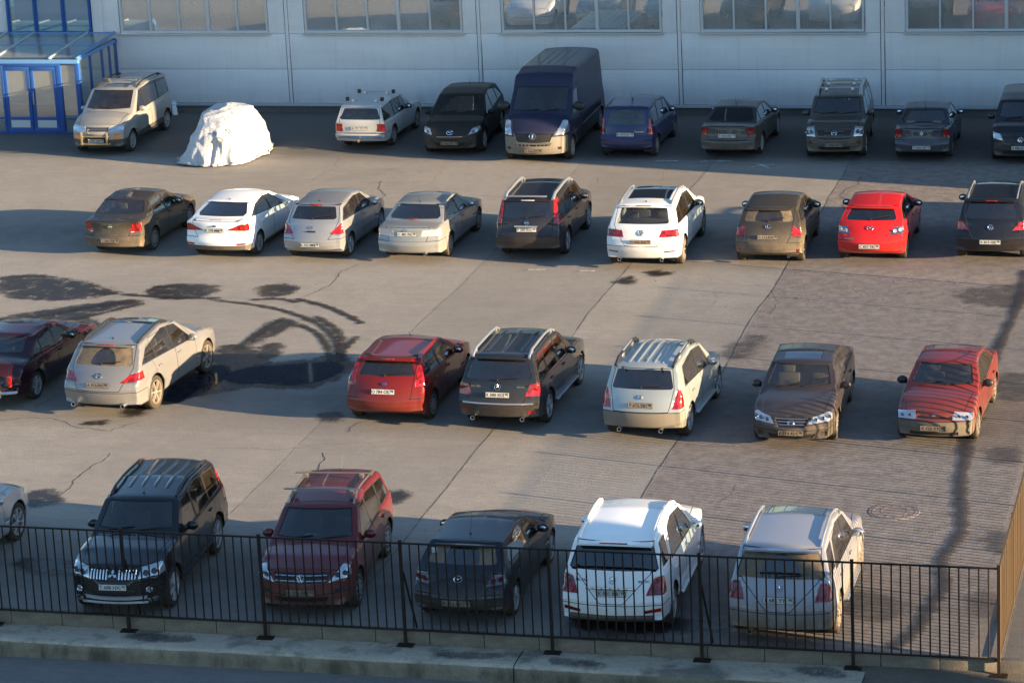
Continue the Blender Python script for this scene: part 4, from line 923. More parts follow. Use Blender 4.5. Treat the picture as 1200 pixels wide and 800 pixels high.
C['glk'] = spec(4.53, 1.84, 1.67, 2.755, .8, 1.0, (1.25, 1.12), (1.85, 1.6), 2.6, (4.05, 1.62), tailpts(4.53, 1.1, 4.36, zb=.7), (.3, .99, 4.3, 1.05),
    (1.14, 1.53, .13, .12), ((4.02, 1.1), (3.9, 1.46)), [(1.55, 2.45), (2.5, 3.35), (3.4, 4.02)], rw=.63, R=.36, gc=.24, paint=P_('black_suv_paint', (.014, .016, .02), .35, .1, .25), kf=.08, kr=.06, rl=.06,
    ends=[('tail_light', 'r', [(.6, .8), (.95, .8), (.95, 1.08), (.68, 1.04)], 'redlit', .35), ('light_lens', 'r', [(.66, .9), (.86, .9), (.86, .96), (.66, .96)], 'white_lens', .35, .008), ('reflector', 'r', [(.64, .42), (.82, .42), (.82, .5), (.64, .5)], 'red', .4)],
    tail=[(0, .66), (.56, .66), (.62, .8), (.7, 1.08), (.64, 1.6), (0, 1.62)], rplate=(.84, 'X 300 XO|98', 0), rbadge=('star', 1.0, .13), wheel='alloy_5', zbr=.64,
    extra=[ex_rails('silver', 1.95, 4.05, .08, .028), ex_bars_end('r', .66, .66, 1, .78, 'silver', .02, prot=.0), ex_step(.36, 'silver', .05), ex_exhaust([.55, -.55], .34, .045), ex_spoiler(3.9, 4.2, None), ex_ribs(2.2, 3.8, 3), ex_text('model_name', 'GLK 300', 'r', -.5, 1.0, .045), ex_text('model_name', '4MATIC', 'r', .5, 1.0, .035), ex_wiper('r', 1.14, .45, 4),
       ex_block('beltline_strip', (2.7, .865, 1.045), (2.3, .012, .02), 'chrome', .004), ex_block('beltline_strip', (2.7, -.865, 1.045), (2.3, .012, .02), 'chrome', .004)])
C['tucson'] = spec(4.325, 1.795, 1.68, 2.63, .83, .95, (1.1, 1.08), (1.75, 1.58), 2.45, (3.82, 1.61), tailpts(4.325, 1.08, 4.12, zb=.72), (.4, .96, 4.1, 1.04),
    (1.14, 1.52, .15, .14), ((3.55, 1.12), (3.4, 1.47)), [(1.45, 2.4), (2.46, 3.55)], rw=.63, R=.34, gc=.24, paint=P_('pale_silver_green_paint', (.36, .39, .385), .32, .5, .35), bumper='beige_bumper',
    ends=[('tail_light', 'r', [(.66, .76), (.95, .76), (.95, 1.04), (.76, 1.14)], 'redlit', .4), ('light_lens', 'r', [(.7, .88), (.86, .88), (.86, .96), (.7, .96)], 'white_lens', .4, .008)],
    tail=[(0, .7), (.6, .7), (.62, .8), (.7, 1.08), (.62, 1.58), (0, 1.62)], rplate=(.84, 'P 672 YB|98', 1), rbadge=('h', 1.0, .11), wheel='alloy_5', zbr=.7,
    extra=[ex_rails('trim', 1.9, 3.8, .08, .03), ex_ribs(2.0, 3.7, 5), ex_wiper('r', 1.18, .4, 2), ex_exhaust([.45, -.45], .33, .045), ex_step(.34, 'silver', .05), ex_antenna(3.6, .22, -.5), ex_block('window_hinge', (3.93, .42, 1.56), (.07, .05, .04), 'trim', .01), ex_block('window_hinge', (3.93, -.42, 1.56), (.07, .05, .04), 'trim', .01),
       ex_rails('silver', 2.4, 3.3, .1, .02)])
C['cx7'] = spec(4.68, 1.87, 1.645, 2.75, .95, .86, (1.15, 1.07), (2.1, 1.55), 2.75, (3.95, 1.54), tailpts(4.68, 1.1, 4.4, zb=.7), (.4, .93, 4.4, 1.06),
    (1.14, 1.5, .16, .16), ((4.05, 1.12), (3.7, 1.38)), [(1.55, 2.5), (2.55, 3.4), (3.45, 4.05)], rw=.62, R=.36, gc=.22, paint=P_('matt_black_brown_paint', (.014, .012, .011), .35, .05, .5, .2), kf=.18, hx=.22,
    ends=[('headlight', 'f', [(.56, .66), (.93, .74), (.93, .86), (.66, .82)], 'head', .6), ('lower_grille', 'f', [(0, .34), (.4, .34), (.62, .56), (0, .52)], 'trim', .4, -.02, 'join'), ('tail_light', 'r', [(.6, .84), (.95, .88), (.95, 1.06), (.7, 1.0)], 'red', .45)],
    tail=[(0, .66), (.5, .66), (.58, .8), (.74, 1.1), (.66, 1.55), (0, 1.58)], fplate=(.44, 'B 330 TE|98', 1), fbadge=('wing', .74, .2), wheel='alloy_5', zbf=.5,
    extra=[ex_wiper('f'), ex_bars_end('f', .63, .63, 1, .4, 'chrome', .01), ex_antenna(3.4, .2, .6), ex_lampbowls('f', [(.7, .76)], .05)])
C['starex'] = spec(4.695, 1.82, 1.88, 3.08, .85, 1.0, (1.05, 1.22), (1.78, 1.8), 2.8, (4.45, 1.82), [(4.6, 1.2, .2), (4.66, .9, .08), (4.695, .6, .1), (4.66, .36, .06)], (.4, 1.08, 4.4, 1.12),
    (1.25, 1.7, .16, .16), ((4.35, 1.2), (4.25, 1.66)), [(1.5, 2.2), (2.28, 3.4), (3.46, 4.35)], rw=.7, R=.34, gc=.26, paint=P_('champagne_van_paint', (.34, .33, .31), .35, .4, .35), kf=.1, kr=.05, clad=.52, cladm=P_('dark_grey_lower_paint', (.06, .065, .065), .3),
    ends=[('headlight', 'f', [(.42, .76), (.88, .78), (.9, .96), (.44, .9)], 'head', .4), ('grille', 'f', [(0, .78), (.36, .78), (.38, .9), (0, .9)], 'trim', .4, -.02, 'join'), ('lower_grille', 'f', [(0, .5), (.4, .5), (.4, .64), (0, .64)], 'trim', .4, -.02, 'join'), ('fog_light', 'f', [(.56, .54), (.72, .54), (.72, .66), (.56, .66)], 'amber', .4, .006)],
    tail=[(0, .7), (.7, .7), (.72, 1.1), (.7, 1.75), (0, 1.8)], fplate=(.5, 'M 707 OO|98', 0), wheel='alloy_6', sglass='tint', zbf=.5, beige=1, mirm=None, fb=0,
    roof={'sunroof': ([(1.95, 0), (1.95, .4), (2.4, .4), (2.4, 0)], 'tint'), 'roof_hatch': ([(2.9, 0), (2.9, .42), (3.5, .42), (3.5, 0)], 'tint')},
    extra=[ex_rails('trim', 2.0, 4.2, .07, .022), ex_bars([2.6], 'exhaust', -.1, .08), ex_bars_end('f', .8, .88, 3, .36, 'chrome', .01), ex_wiper('f'), ex_step(.38, 'trim', .03), ex_bars_end('f', .42, .66, 2, [.5, .46], 'goldbar', .028, prot=.14),
       ex_block('bull_bar_post', (-.13, .42, .6), (.07, .07, .42), 'goldbar', .03), ex_block('bull_bar_post', (-.13, -.42, .6), (.07, .07, .42), 'goldbar', .03), ex_block('door_sticker', (2.0, .905, .95), (.16, .006, .2), 'white_lens', .002)])
C['starex']['mirm'] = C['starex']['paint']
C['boxer'] = spec(5.9, 2.05, 2.52, 4.035, .95, 1.12, (.95, 1.38), (1.62, 2.08), 3.0, (5.8, 2.48), [(5.9, 1.6, .4), (5.9, .7, .1), (5.9, .45, .06)], (.4, 1.2, 5.5, 1.2), None, ((2.35, 1.28), (2.2, 1.9)), [(1.3, 2.2)],
    rw=.84, R=.35, gc=.26, paint=P_('dusty_blue_van_paint', (.012, .016, .05), .8, .1, .45, .3), kf=.16, kr=.03, bumper='beige_bumper', hx=.2, zs=.8)
b_ = C['boxer']; b_['prof'][7:9] = [(1.62, 2.08, .1), (1.78, 2.38, .25), (2.5, 2.52, .8)]; b_.pop('rear')
b_['dlo'] = [(1.32, 1.24), (1.72, 1.92), (2.25, 1.95), (2.3, 1.24)]
b_.update(wind=(1.42, 2.04), doors=(1.5, 2.4, 2.42), nodoors=0, doortop=2.05, mir=(1.35, 1.5), mirs=1.7, mirm='trim', wheel='steel_5', zbf=.84, rearseat=0, zseat=.8, hoodw=.8, fplate=(.42, 'K 056 EY|98', 1), fbadge=('lion', .86, .2), crown=.04,
    ends=[('headlight', 'f', [(.66, .86), (.98, .9), (.98, 1.24), (.8, 1.22)], 'head', .7), ('grille', 'f', [(0, .66), (.5, .68), (.6, .92), (0, .96)], 'trim', .4, -.02, 'join'), ('lower_grille', 'f', [(0, .56), (.5, .56), (.5, .62), (0, .62)], 'trim', .4, -.015, 'join'), ('fog_light', 'f', [(.72, .44), (.82, .44), (.82, .52), (.72, .52)], 'trim', .4, -.01)],
    tail=None, extra=[ex_bars_end('f', .64, .64, 1, .56, 'paintbar', .03), ex_bars_end('f', .57, .61, 9, .46, 'paintbar', .012, True), ex_wiper('f'), ex_ribs(2.6, 5.4, 4)])
C['vw'] = spec(4.4, 1.79, 1.64, 2.68, .88, .95, (1.0, 1.08), (1.75, 1.55), 2.5, (4.1, 1.58), tailpts(4.4, 1.1, 4.25, zb=.7), (.4, .98, 4.2, 1.03),
    (1.13, 1.5, .15, .15), ((4.0, 1.08), (3.85, 1.44)), [(1.4, 2.3), (2.35, 3.2), (3.25, 4.0)], rw=.66, R=.32, gc=.2, paint=P_('dark_blue_van_paint', (.01, .013, .024), .4, .1),
    ends=[('headlight', 'f', [(.5, .68), (.9, .76), (.9, .9), (.6, .86)], 'head', .5), ('grille', 'f', [(0, .66), (.44, .66), (.5, .8), (0, .8)], 'trim', .4, -.015, 'join'), ('lower_grille', 'f', [(0, .3), (.5, .3), (.5, .4), (0, .4)], 'trim', .4, -.015, 'join')],
    tail=[(0, .66), (.66, .66), (.68, 1.55), (0, 1.55)], fplate=(.5, 'A 888 KT|98', 0), fbadge=('vw', .73, .15), wheel='alloy_5', extra=[ex_wiper('f')])
C['pajero'] = spec(4.695, 1.815, 1.8, 2.8, .86, 1.05, (1.35, 1.2), (1.95, 1.7), 2.9, (4.2, 1.74), tailpts(4.695, 1.15, 4.48, zb=.75), (.4, 1.06, 4.4, 1.12),
    (1.2, 1.65, .16, .16), ((4.15, 1.2), (4.0, 1.58)), [(1.65, 2.55), (2.6, 3.4), (3.46, 4.15)], rw=.64, R=.38, gc=.3, paint=P_('black_4x4_paint', (.01, .011, .014), .18, .1, .22), kf=.13, kr=.06, zbf=.62,
    ends=[('headlight', 'f', [(.46, .8), (.92, .84), (.92, 1.02), (.5, .98)], 'head', .5), ('grille', 'f', [(0, .78), (.42, .78), (.46, .96), (0, .97)], 'trim', .4, -.015, 'join'), ('lower_grille', 'f', [(0, .5), (.4, .5), (.4, .6), (0, .6)], 'trim', .4, -.015, 'join'),
          ('skid_strip', 'f', [(0, .4), (.56, .4), (.6, .47), (0, .47)], 'silver', .4, .01, 'join'), ('tail_light', 'r', [(.66, .9), (.95, .9), (.9, 1.5), (.74, 1.5)], 'redlit', .5)],
    tail=[(0, .7), (.6, .7), (.66, 1.1), (.62, 1.7), (0, 1.7)], fplate=(.66, 'T 688 HX|98', 0), fbadge=('diamonds', .88, .2), wheel='alloy_6', sglass='glass',
    extra=[ex_rails('trim', 2.1, 4.1, .06, .025), ex_ribs(2.4, 4.0, 4), ex_bars_end('f', .8, .95, 15, .42, 'chrome', .013, True), ex_bars_end('f', .35, .35, 1, .62, 'silver', .022, prot=.05), ex_wiper('f'), ex_step(.42, 'trim', .03), ex_lampbowls('f', [(.6, .9), (.74, .92)], .06), ex_lampbowls('f', [(.66, .6)], .06, 'chrome'), ex_antenna(2.15, .25, .3)])
C['ml'] = spec(4.78, 1.91, 1.79, 2.915, .88, 1.0, (1.25, 1.16), (2.0, 1.68), 2.8, (4.15, 1.68), tailpts(4.78, 1.14, 4.5, zb=.74), (.4, 1.03, 4.5, 1.1),
    (1.19, 1.62, .1, .1), ((3.55, 1.15), (3.3, 1.6)), [(1.6, 2.5), (2.55, 3.55)], rw=.66, R=.37, gc=.26, paint=P_('pearl_white_paint', (.8, .8, .79), .12, 0, .26),
    ends=[('tail_light', 'r', [(.6, .82), (.98, .82), (.98, 1.14), (.72, 1.08)], 'red', .4), ('light_lens', 'r', [(.7, .93), (.84, .93), (.86, .98), (.72, .98)], 'white_lens', .4, .008), ('reflector', 'r', [(.56, .5), (.86, .53), (.86, .6), (.56, .56)], 'red', .5)],
    tail=[(0, .68), (.54, .68), (.66, 1.14), (.72, 1.2), (.68, 1.66), (0, 1.7)], rplate=(.86, 'X 001 KB|98', 0), rbadge=('star', 1.06, .13), wheel='alloy_5', zbr=.66, clad=.38,
    sides=[('side_window', [(3.75, 1.2), (4.25, 1.22), (4.1, 1.6), (3.6, 1.62)], 'tint', .002)],
    extra=[ex_rails('white_rail', 2.1, 4.1, .05, .03), ex_step(.4, 'silver', .07), ex_spoiler(4.0, 4.36, None, hw=.66, th=.035), ex_block('plate_surround', (4.715, 0, .95), (.03, .9, .03), 'chrome', .01), ex_text('model_name', 'ML 350', 'r', -.55, 1.04, .05), ex_text('model_name', '4MATIC', 'r', .55, 1.04, .04), ex_block('brake_light', (4.34, 0, 1.655), (.04, .5, .015), 'red', .005), ex_bars_end('r', .43, .43, 1, .74, 'clad', .05, prot=-.01)])
C['gl'] = spec(4.72, 1.87, 1.8, 2.83, .9, 1.02, (1.25, 1.17), (2.0, 1.69), 2.8, (4.12, 1.69), tailpts(4.72, 1.15, 4.46, zb=.74), (.4, 1.04, 4.45, 1.1),
    (1.19, 1.63, .1, .1), ((3.65, 1.15), (3.4, 1.58)), [(1.6, 2.5), (2.55, 3.3)], rw=.66, R=.37, gc=.26, paint=P_('silver_lilac_paint', (.36, .36, .4), 1.7, .5, .33), wiper_arc=(0, 1.21, .36), rglass='dusty_glass',
    ends=[('tail_light', 'r', [(.62, .84), (.98, .84), (.98, 1.12), (.7, 1.12)], 'red', .35), ('light_lens', 'r', [(.68, .95), (.84, .95), (.84, 1.0), (.68, 1.0)], 'white_lens', .35, .008)],
    tail=[(0, .68), (.5, .68), (.66, 1.14), (.72, 1.2), (.68, 1.66), (0, 1.7)], rplate=(.88, 'E 683 YY|98', 0), rbadge=('star', 1.06, .12), wheel='dirty_6', zbr=.66, sglass='glass',
    sides=[('side_window', [(3.72, 1.2), (4.22, 1.22), (4.06, 1.6), (3.58, 1.62)], 'tint', .002)],
    roof={'roof_glass': ([(2.1, 0), (2.1, .5), (2.7, .5), (2.7, 0)], 'tint')},
    extra=[ex_rails('silver', 2.1, 4.05, .05, .024), ex_step(.4, 'silver', .06), ex_spoiler(3.95, 4.3, None, hw=.66), ex_wiper('r', 1.22, .45, 3), ex_exhaust([-.5], .32, .05, 'exhaust')])
MT['grey_bumper'] = dusty('grey_bumper_plastic', (.07, .065, .055), .9, 0, .6, 0)
MT['beige_bumper'] = dusty('dusty_bumper', (.2, .19, .165), .9, .1, .6, 0)
MT['paintbar'] = dusty('grey_bar', (.12, .12, .12), .6, .2, .5, 0)
MT['goldbar'] = plain('brassy_bar', (.5, .4, .24), .3, .8)
MT['white_rail'] = plain('white_rail', (.75, .75, .75), .35)
for k_ in C.values():
    for q_ in ('paint', 'bumper', 'cladm', 'mirm'):
        if isinstance(k_.get(q_), str): k_[q_] = MT[k_[q_]]
    if k_.get('cladm') is None: k_.pop('cladm', None)
    if 'mirm' in k_ and k_['mirm'] is None: k_.pop('mirm')
    if k_.get('wiper_arc', 1) is None: k_.pop('wiper_arc')

FLEET = [
 ('boxer', 'panel_van', 'dusty dark blue high-roofed panel van parked nose out against the wall', 'van'),
 ('room', 'hatchback', 'navy blue tall hatchback beside the big blue van, tall red and white tail lights', 'car'),
 ('octa', 'saloon', 'dull graphite saloon with black rear window, right of the navy tall hatchback', 'car'),
 ('xtr1', 'offroader', 'grey-brown offroader parked nose out by the wall with silver roof rails and crossbars', 'car'),
 ('symb', 'saloon', 'small slate blue saloon by the wall with two pale cushions behind the rear window', 'car'),
 ('vw', 'minivan', 'blue-black minivan facing out at the right end of the row by the wall', 'van'),
 ('starex', 'minibus', 'champagne minibus with grey lower body and bull bar beside the blue glass entrance', 'van'),
 ('lada4', 'estate_car', 'boxy old silver estate car with four black roof clamps by the wall', 'car'),
 ('cx7', 'crossover', 'matt black crossover facing out left of the big blue van', 'car'),
 ('almera', 'saloon', 'dusty bronze-brown saloon, leftmost car of the second row', 'car'),
 ('foc3', 'saloon', 'clean white saloon with a black strip along the bottom of its rear bumper', 'car'),
 ('tiida', 'hatchback', 'silver hatchback between the white saloon and the silver-beige saloon', 'car'),
 ('maz6', 'saloon', 'silver-beige saloon with clear tail lights left of the black offroader', 'car'),
 ('xtr2', 'offroader', 'black-brown offroader with chunky silver rails and tall red tail lights', 'car'),
 ('touareg', 'offroader', 'white offroader with black glass roof and muddy wheels in the second row', 'car'),
 ('auris', 'hatchback', 'mud-covered bronze hatchback with a wiped arc in its dusty rear window', 'car'),
 ('maz3r', 'hatchback', 'bright red hatchback with black wing mirrors', 'car'),
 ('tig2', 'crossover', 'glossy black crossover with silver rails cut off by the right edge', 'car'),
 ('mitsu', 'saloon', 'dark cherry retro-styled saloon with chrome bumper cut off at left', 'car'),
 ('murano', 'crossover', 'champagne silver crossover with dusty six-spoke wheels standing by the puddle', 'car'),
 ('foc2', 'hatchback', 'dark red metallic hatchback with tall lights beside its rear window', 'car'),
 ('glk', 'offroader', 'boxy black offroader with bright silver roof rails, right of the dark red hatchback', 'car'),
 ('tucson', 'offroader', 'pale silver-green offroader with ribbed roof and beige dusty bumper', 'car'),
 ('accord', 'saloon', 'dusty dark mauve saloon facing the camera with winged chrome grille', 'car'),
 ('lada10', 'saloon', 'faded brick red saloon with grey bumper facing the camera at right', 'car'),
 ('pajero', 'offroader', 'glossy black offroader behind the fence with toothed chrome grille', 'car'),
 ('tiguan', 'crossover', 'dusty maroon crossover with two roof bars behind the fence', 'car'),
 ('maz3', 'hatchback', 'black hatchback with small white window sticker behind the fence', 'car'),
 ('ml', 'offroader', 'pearl white offroader behind the fence with dark wraparound rear window', 'car'),
 ('gl', 'offroader', 'silver offroader behind the fence, with a wiped half-circle in its dusty rear window', 'car'),
 ('left', 'crossover', 'silver crossover at the left edge of which only the front wing shows', 'car')]
POSE = dict(boxer=(-21.5, 86.55, 180.7), room=(-18.81, 86.38, -.4), octa=(-15.71, 86.76, -1.6), xtr1=(-12.73, 86.62, 183.6), symb=(-10.07, 86.53, .9), starex=(-35.62, 86.55, 180.4), lada4=(-27.31, 87.42, -1.3),
 cx7=(-24.44, 86.8, 183.6), almera=(-30.23, 74.33, -1.8), foc3=(-27.18, 74.17, -2.9), tiida=(-24.58, 74.09, -1.5), maz6=(-21.94, 74.33, -1.2), xtr2=(-18.91, 74.75, .8), touareg=(-15.72, 74.05, .7), auris=(-12.59, 74.4, 1.1),
 maz3r=(-10.0, 74.88, .1), murano=(-24.97, 60.72, -3.7), foc2=(-18.57, 60.53, -1.1), glk=(-15.96, 60.59, -1.2), tucson=(-12.71, 59.98, -2.6), accord=(-9.67, 59.95, 181.5), lada10=(-6.66, 60.27, 177.6),
 pajero=(-20.35, 49.01, 183.4), tiguan=(-16.98, 49.34, 185.0), maz3=(-13.88, 49.38, -.4), ml=(-11.1, 49.44, 1.1), gl=(-8.12, 49.39, 0), vw=(-7.22, 86.4, 181), tig2=(-6.98, 75.2, 0), mitsu=(-28.0, 61.15, -3), left=(-24.75, 49.3, -2))

CARS = {}
for k_, nm_, lb_, ct_ in FLEET:
    CARS[k_] = car(nm_, C[k_], POSE[k_], lb_, cat=ct_)
STAINS = {
'wet_patch': [
   [(-32.82, 70.33), (-30.78, 69.95), (-29.09, 68.89), (-28.70, 68.50), (-30.07, 67.82), (-31.80, 68.01)],
   [(-28.22, 68.95), (-27.71, 69.58), (-26.36, 69.59), (-26.24, 68.44), (-27.50, 68.10)],
   [(-25.31, 69.67), (-24.23, 69.75), (-24.24, 68.67), (-24.93, 68.62)],
   [(-30.95, 66.06), (-30.28, 66.67), (-29.03, 67.57), (-28.02, 68.06), (-27.93, 67.58), (-28.99, 66.62), (-28.03, 65.53), (-28.50, 65.41), (-29.64, 66.25), (-30.12, 65.74), (-30.52, 65.09)],
   [(-24.90, 59.05), (-24.36, 59.29), (-24.33, 58.73), (-24.63, 58.57)],
   [(-24.47, 64.19), (-23.81, 64.39), (-22.68, 62.85), (-22.91, 62.41), (-23.69, 62.34), (-24.22, 63.13)],
   [(-23.42, 64.28), (-22.99, 64.53), (-22.79, 63.40), (-22.99, 63.24)],
   [(-23.00, 62.68), (-22.18, 63.04), (-21.49, 63.52), (-20.92, 63.50), (-20.67, 62.62), (-20.86, 61.52), (-21.36, 60.88), (-22.26, 61.12), (-22.81, 60.94), (-23.43, 60.35), (-23.83, 60.05), (-23.50, 61.81)],
   [(-20.28, 59.13), (-19.97, 59.35), (-19.70, 58.94), (-19.95, 58.67)],
   [(-23.45, 49.37), (-22.87, 49.68), (-21.94, 49.55), (-21.81, 49.10), (-22.56, 48.92)],
   [(-24.75, 53.13), (-24.61, 53.57), (-24.24, 53.45), (-23.80, 52.97), (-24.14, 52.67), (-24.55, 52.62)],
   [(-17.28, 54.07), (-17.06, 54.42), (-16.79, 53.97), (-17.03, 53.48)],
   [(-15.57, 71.64), (-15.32, 71.83), (-14.87, 71.60), (-15.16, 71.25)],
   [(-16.08, 71.01), (-15.73, 71.12), (-15.74, 70.46), (-16.04, 70.44)],
   [(-25.40, 58.06), (-24.94, 58.17), (-24.98, 57.91), (-25.29, 57.88)],
   [(-23.83, 65.73), (-23.79, 66.26), (-23.36, 66.60), (-23.10, 66.17), (-23.39, 65.39), (-23.62, 64.48), (-23.78, 64.32)],
   [(-11.27, 48.16), (-9.25, 48.09), (-9.06, 47.87), (-10.51, 47.52), (-12.08, 47.64)],
   [(-11.24, 77.02), (-10.78, 77.04), (-10.91, 76.29), (-11.27, 76.45)],
],
'puddle': [
   [(-24.24, 59.50), (-24.45, 61.72), (-24.03, 62.59), (-23.53, 62.49), (-23.38, 61.48), (-23.52, 60.60), (-23.84, 59.53)],
   [(-22.55, 62.45), (-21.78, 62.79), (-21.03, 62.72), (-20.88, 62.05), (-21.55, 61.45), (-22.22, 61.73)],
],
'stain': [  # dark patches; those along the right edge are cast shade painted on
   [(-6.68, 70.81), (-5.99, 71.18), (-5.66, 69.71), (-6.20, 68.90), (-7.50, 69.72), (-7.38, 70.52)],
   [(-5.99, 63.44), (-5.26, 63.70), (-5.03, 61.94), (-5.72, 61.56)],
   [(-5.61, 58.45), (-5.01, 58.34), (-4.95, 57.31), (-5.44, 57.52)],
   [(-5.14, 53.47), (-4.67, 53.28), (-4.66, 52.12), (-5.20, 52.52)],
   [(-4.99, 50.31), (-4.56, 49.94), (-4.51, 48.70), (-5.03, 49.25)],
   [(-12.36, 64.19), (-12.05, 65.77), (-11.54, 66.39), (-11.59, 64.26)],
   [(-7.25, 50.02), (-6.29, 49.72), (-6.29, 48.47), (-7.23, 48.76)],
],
}
TRACKS = [[(-26.16, 68.2), (-24.39, 67.7), (-22.75, 66.5), (-21.82, 65.08), (-21.27, 63.75), (-21.02, 63.14)], [(-23.1, 66.17), (-22.26, 65.33), (-21.65, 64.07), (-21.3, 63.11)], [(-23.97, 68.45), (-22.86, 67.82), (-21.7, 66.59), (-21.52, 66.3)], [(-23.64, 66.74), (-23.83, 65.35), (-23.9, 63.8)], [(-21.3, 65.27), (-21.3, 64.03), (-21.25, 63.4)], [(-30.4, 65.87), (-29.29, 67.07), (-28.0, 67.9)], [(-29.39, 65.65), (-28.6, 66.49), (-27.69, 67.68)], [(-28.7, 68.5), (-27.22, 68.28), (-25.85, 68.31)], [(-25.02, 68.21), (-24.3, 68.43), (-23.73, 68.07)]]
CRACKS = [[(-16.91, 59.22), (-16.76, 60.48)], [(-24.78, 77.41), (-24.9, 79.67), (-25.53, 81.35)], [(-23.97, 68.45), (-23.54, 69.47), (-23.56, 70.99), (-23.32, 71.87)], [(-24.11, 53.04), (-24.1, 54.39), (-24.02, 56.1)], [(-11.51, 78.15), (-11.56, 82.75)], [(-27.43, 58.04), (-26.3, 58.28), (-24.58, 57.53), (-24.16, 58.24)], [(-27.0, 58.97), (-26.92, 59.49), (-26.8, 59.76)], [(-19.34, 57.95), (-19.27, 58.68), (-18.98, 59.01)], [(-19.14, 54.94), (-19.23, 55.76), (-19.42, 56.59)]]

# ---------------------------------------------------------------- ground
def ground_mat(name, base, dark, extra=None, bscale=1.0, rough=.9):
    m, nt, p = mat(name); tc = N(nt, 'ShaderNodeTexCoord'); co = tc.outputs['Object']
    n1 = noise(nt, co, .16, 5, .6); n2 = noise(nt, co, 1.1, 5, .62); n3 = noise(nt, co, 28, 3, .6); n4 = noise(nt, co, 140, 2, .6)
    mp = N(nt, 'ShaderNodeMapping'); nt.links.new(co, mp.inputs[0]); mp.inputs['Scale'].default_value = (.35, 2.4, 1); mp.inputs['Rotation'].default_value = (0, 0, .05)
    n5 = noise(nt, mp.outputs[0], 1.6, 5, .65)
    f = mth(nt, 'ADD', mth(nt, 'MULTIPLY', n1, .45), mth(nt, 'ADD', mth(nt, 'MULTIPLY', n2, .3), mth(nt, 'MULTIPLY', n5, .35)))
    c = mixc(nt, ramp(nt, f, [(.46, 0), (.62, 1)]), dark, base)
    n6 = noise(nt, mp.outputs[0], 9, 4, .7); c = mixc(nt, ramp(nt, n6, [(.35, .5), (.6, 0)]), c, tuple(x*.6 for x in dark))
    c = mixc(nt, ramp(nt, n3, [(.3, .7), (.7, 0)]), c, tuple(x*.5 for x in base))
    c = mixc(nt, ramp(nt, n4, [(.56, 0), (.72, .5)]), c, tuple(min(1, x*1.6) for x in base))
    sp = N(nt, 'ShaderNodeSeparateXYZ'); nt.links.new(co, sp.inputs[0])
    if extra: c = extra(nt, sp, co, c, n2, n5)
    nt.links.new(c, p.inputs['Base Color'])
    nt.links.new(ramp(nt, f, [(.35, rough-.12), (.7, rough)]), p.inputs['Roughness'])
    b1 = bump(nt, n3, .35*bscale, .02); b2 = bump(nt, n4, .5*bscale, .006, b1); b3 = bump(nt, n2, .25*bscale, .05, b2)
    nt.links.new(b3, p.inputs['Normal']); return m
def step(nt, v, a, b):
    q = N(nt, 'ShaderNodeMapRange'); q.interpolation_type = 'SMOOTHSTEP'; nt.links.new(v, q.inputs[0]); q.inputs[1].default_value = a; q.inputs[2].default_value = b; return q.outputs[0]
def lot_extra(nt, sp, co, c, n2, n5):
    X, Y = sp.outputs[0], sp.outputs[1]
    wob = mth(nt, 'MULTIPLY', mth(nt, 'SUBTRACT', n5, .5), 1.2)
    # older, coarser and browner surfacing east of the joint at X = -12.1
    e = step(nt, mth(nt, 'ADD', X, mth(nt, 'MULTIPLY', wob, .12)), -12.14, -12.04)
    vor = N(nt, 'ShaderNodeTexVoronoi'); nt.links.new(co, vor.inputs['Vector']); vor.inputs['Scale'].default_value = 7
    blot = ramp(nt, noise(nt, co, 3.2, 5, .7), [(.38, 0), (.62, 1)])
    old = mixc(nt, blot, (.135, .113, .102), (.225, .193, .175))
    old = mixc(nt, ramp(nt, vor.outputs['Distance'], [(.12, .5), (.3, 0)]), old, (.28, .245, .225))
    c = mixc(nt, mth(nt, 'MULTIPLY', e, .85), c, old)
    # greyer slab between the two western joints
    g = mth(nt, 'MULTIPLY', step(nt, X, -20.12, -20.02), mth(nt, 'SUBTRACT', 1, step(nt, X, -16.2, -16.1)))
    c = mixc(nt, mth(nt, 'MULTIPLY', g, .22), c, (.13, .12, .11))
    # oily, tyre-blackened strip by the wall
    o = step(nt, mth(nt, 'ADD', Y, mth(nt, 'MULTIPLY', wob, 1.6)), 83.4, 85.2)
    c = mixc(nt, mth(nt, 'MULTIPLY', o, .7), c, (.042, .039, .038))
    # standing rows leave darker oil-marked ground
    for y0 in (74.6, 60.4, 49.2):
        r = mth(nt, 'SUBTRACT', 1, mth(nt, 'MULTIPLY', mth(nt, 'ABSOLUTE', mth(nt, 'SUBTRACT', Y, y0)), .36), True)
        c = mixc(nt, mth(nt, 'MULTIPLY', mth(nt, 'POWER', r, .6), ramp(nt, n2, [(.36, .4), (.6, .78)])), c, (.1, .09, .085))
    return c
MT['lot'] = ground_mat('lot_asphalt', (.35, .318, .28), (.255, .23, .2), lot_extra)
MT['road'] = ground_mat('road_asphalt', (.19, .18, .17), (.13, .122, .118))
MT['outer'] = ground_mat('outer_ground', (.16, .145, .13), (.1, .09, .08))
def sheet(name, pts, z, m, sub=1):
    g = G(); g.add([(x, y, z) for x, y in pts], [tuple(range(len(pts)))]); return struct(g.obj(name, m, smooth=False))
# one sheet for the terrain, the lot and the lower strip in front of the fence as sheets of their own
sheet('road', [(-900, -200), (1500, -200), (1500, 46.2), (-900, 46.2)], -.54, 'road')
sheet('parking_lot', [(-220, 46.98), (-4.3, 46.98), (-4.3, 90.85), (-220, 90.85)], 0, 'lot')
sheet('ground', [(-4.3, 46.98), (1500, 46.98), (1500, 2500), (-4.3, 2500)], -.004, 'outer')
sheet('ground', [(-900, 90.85), (-4.3, 90.85), (-4.3, 2500), (-900, 2500)], -.004, 'outer')

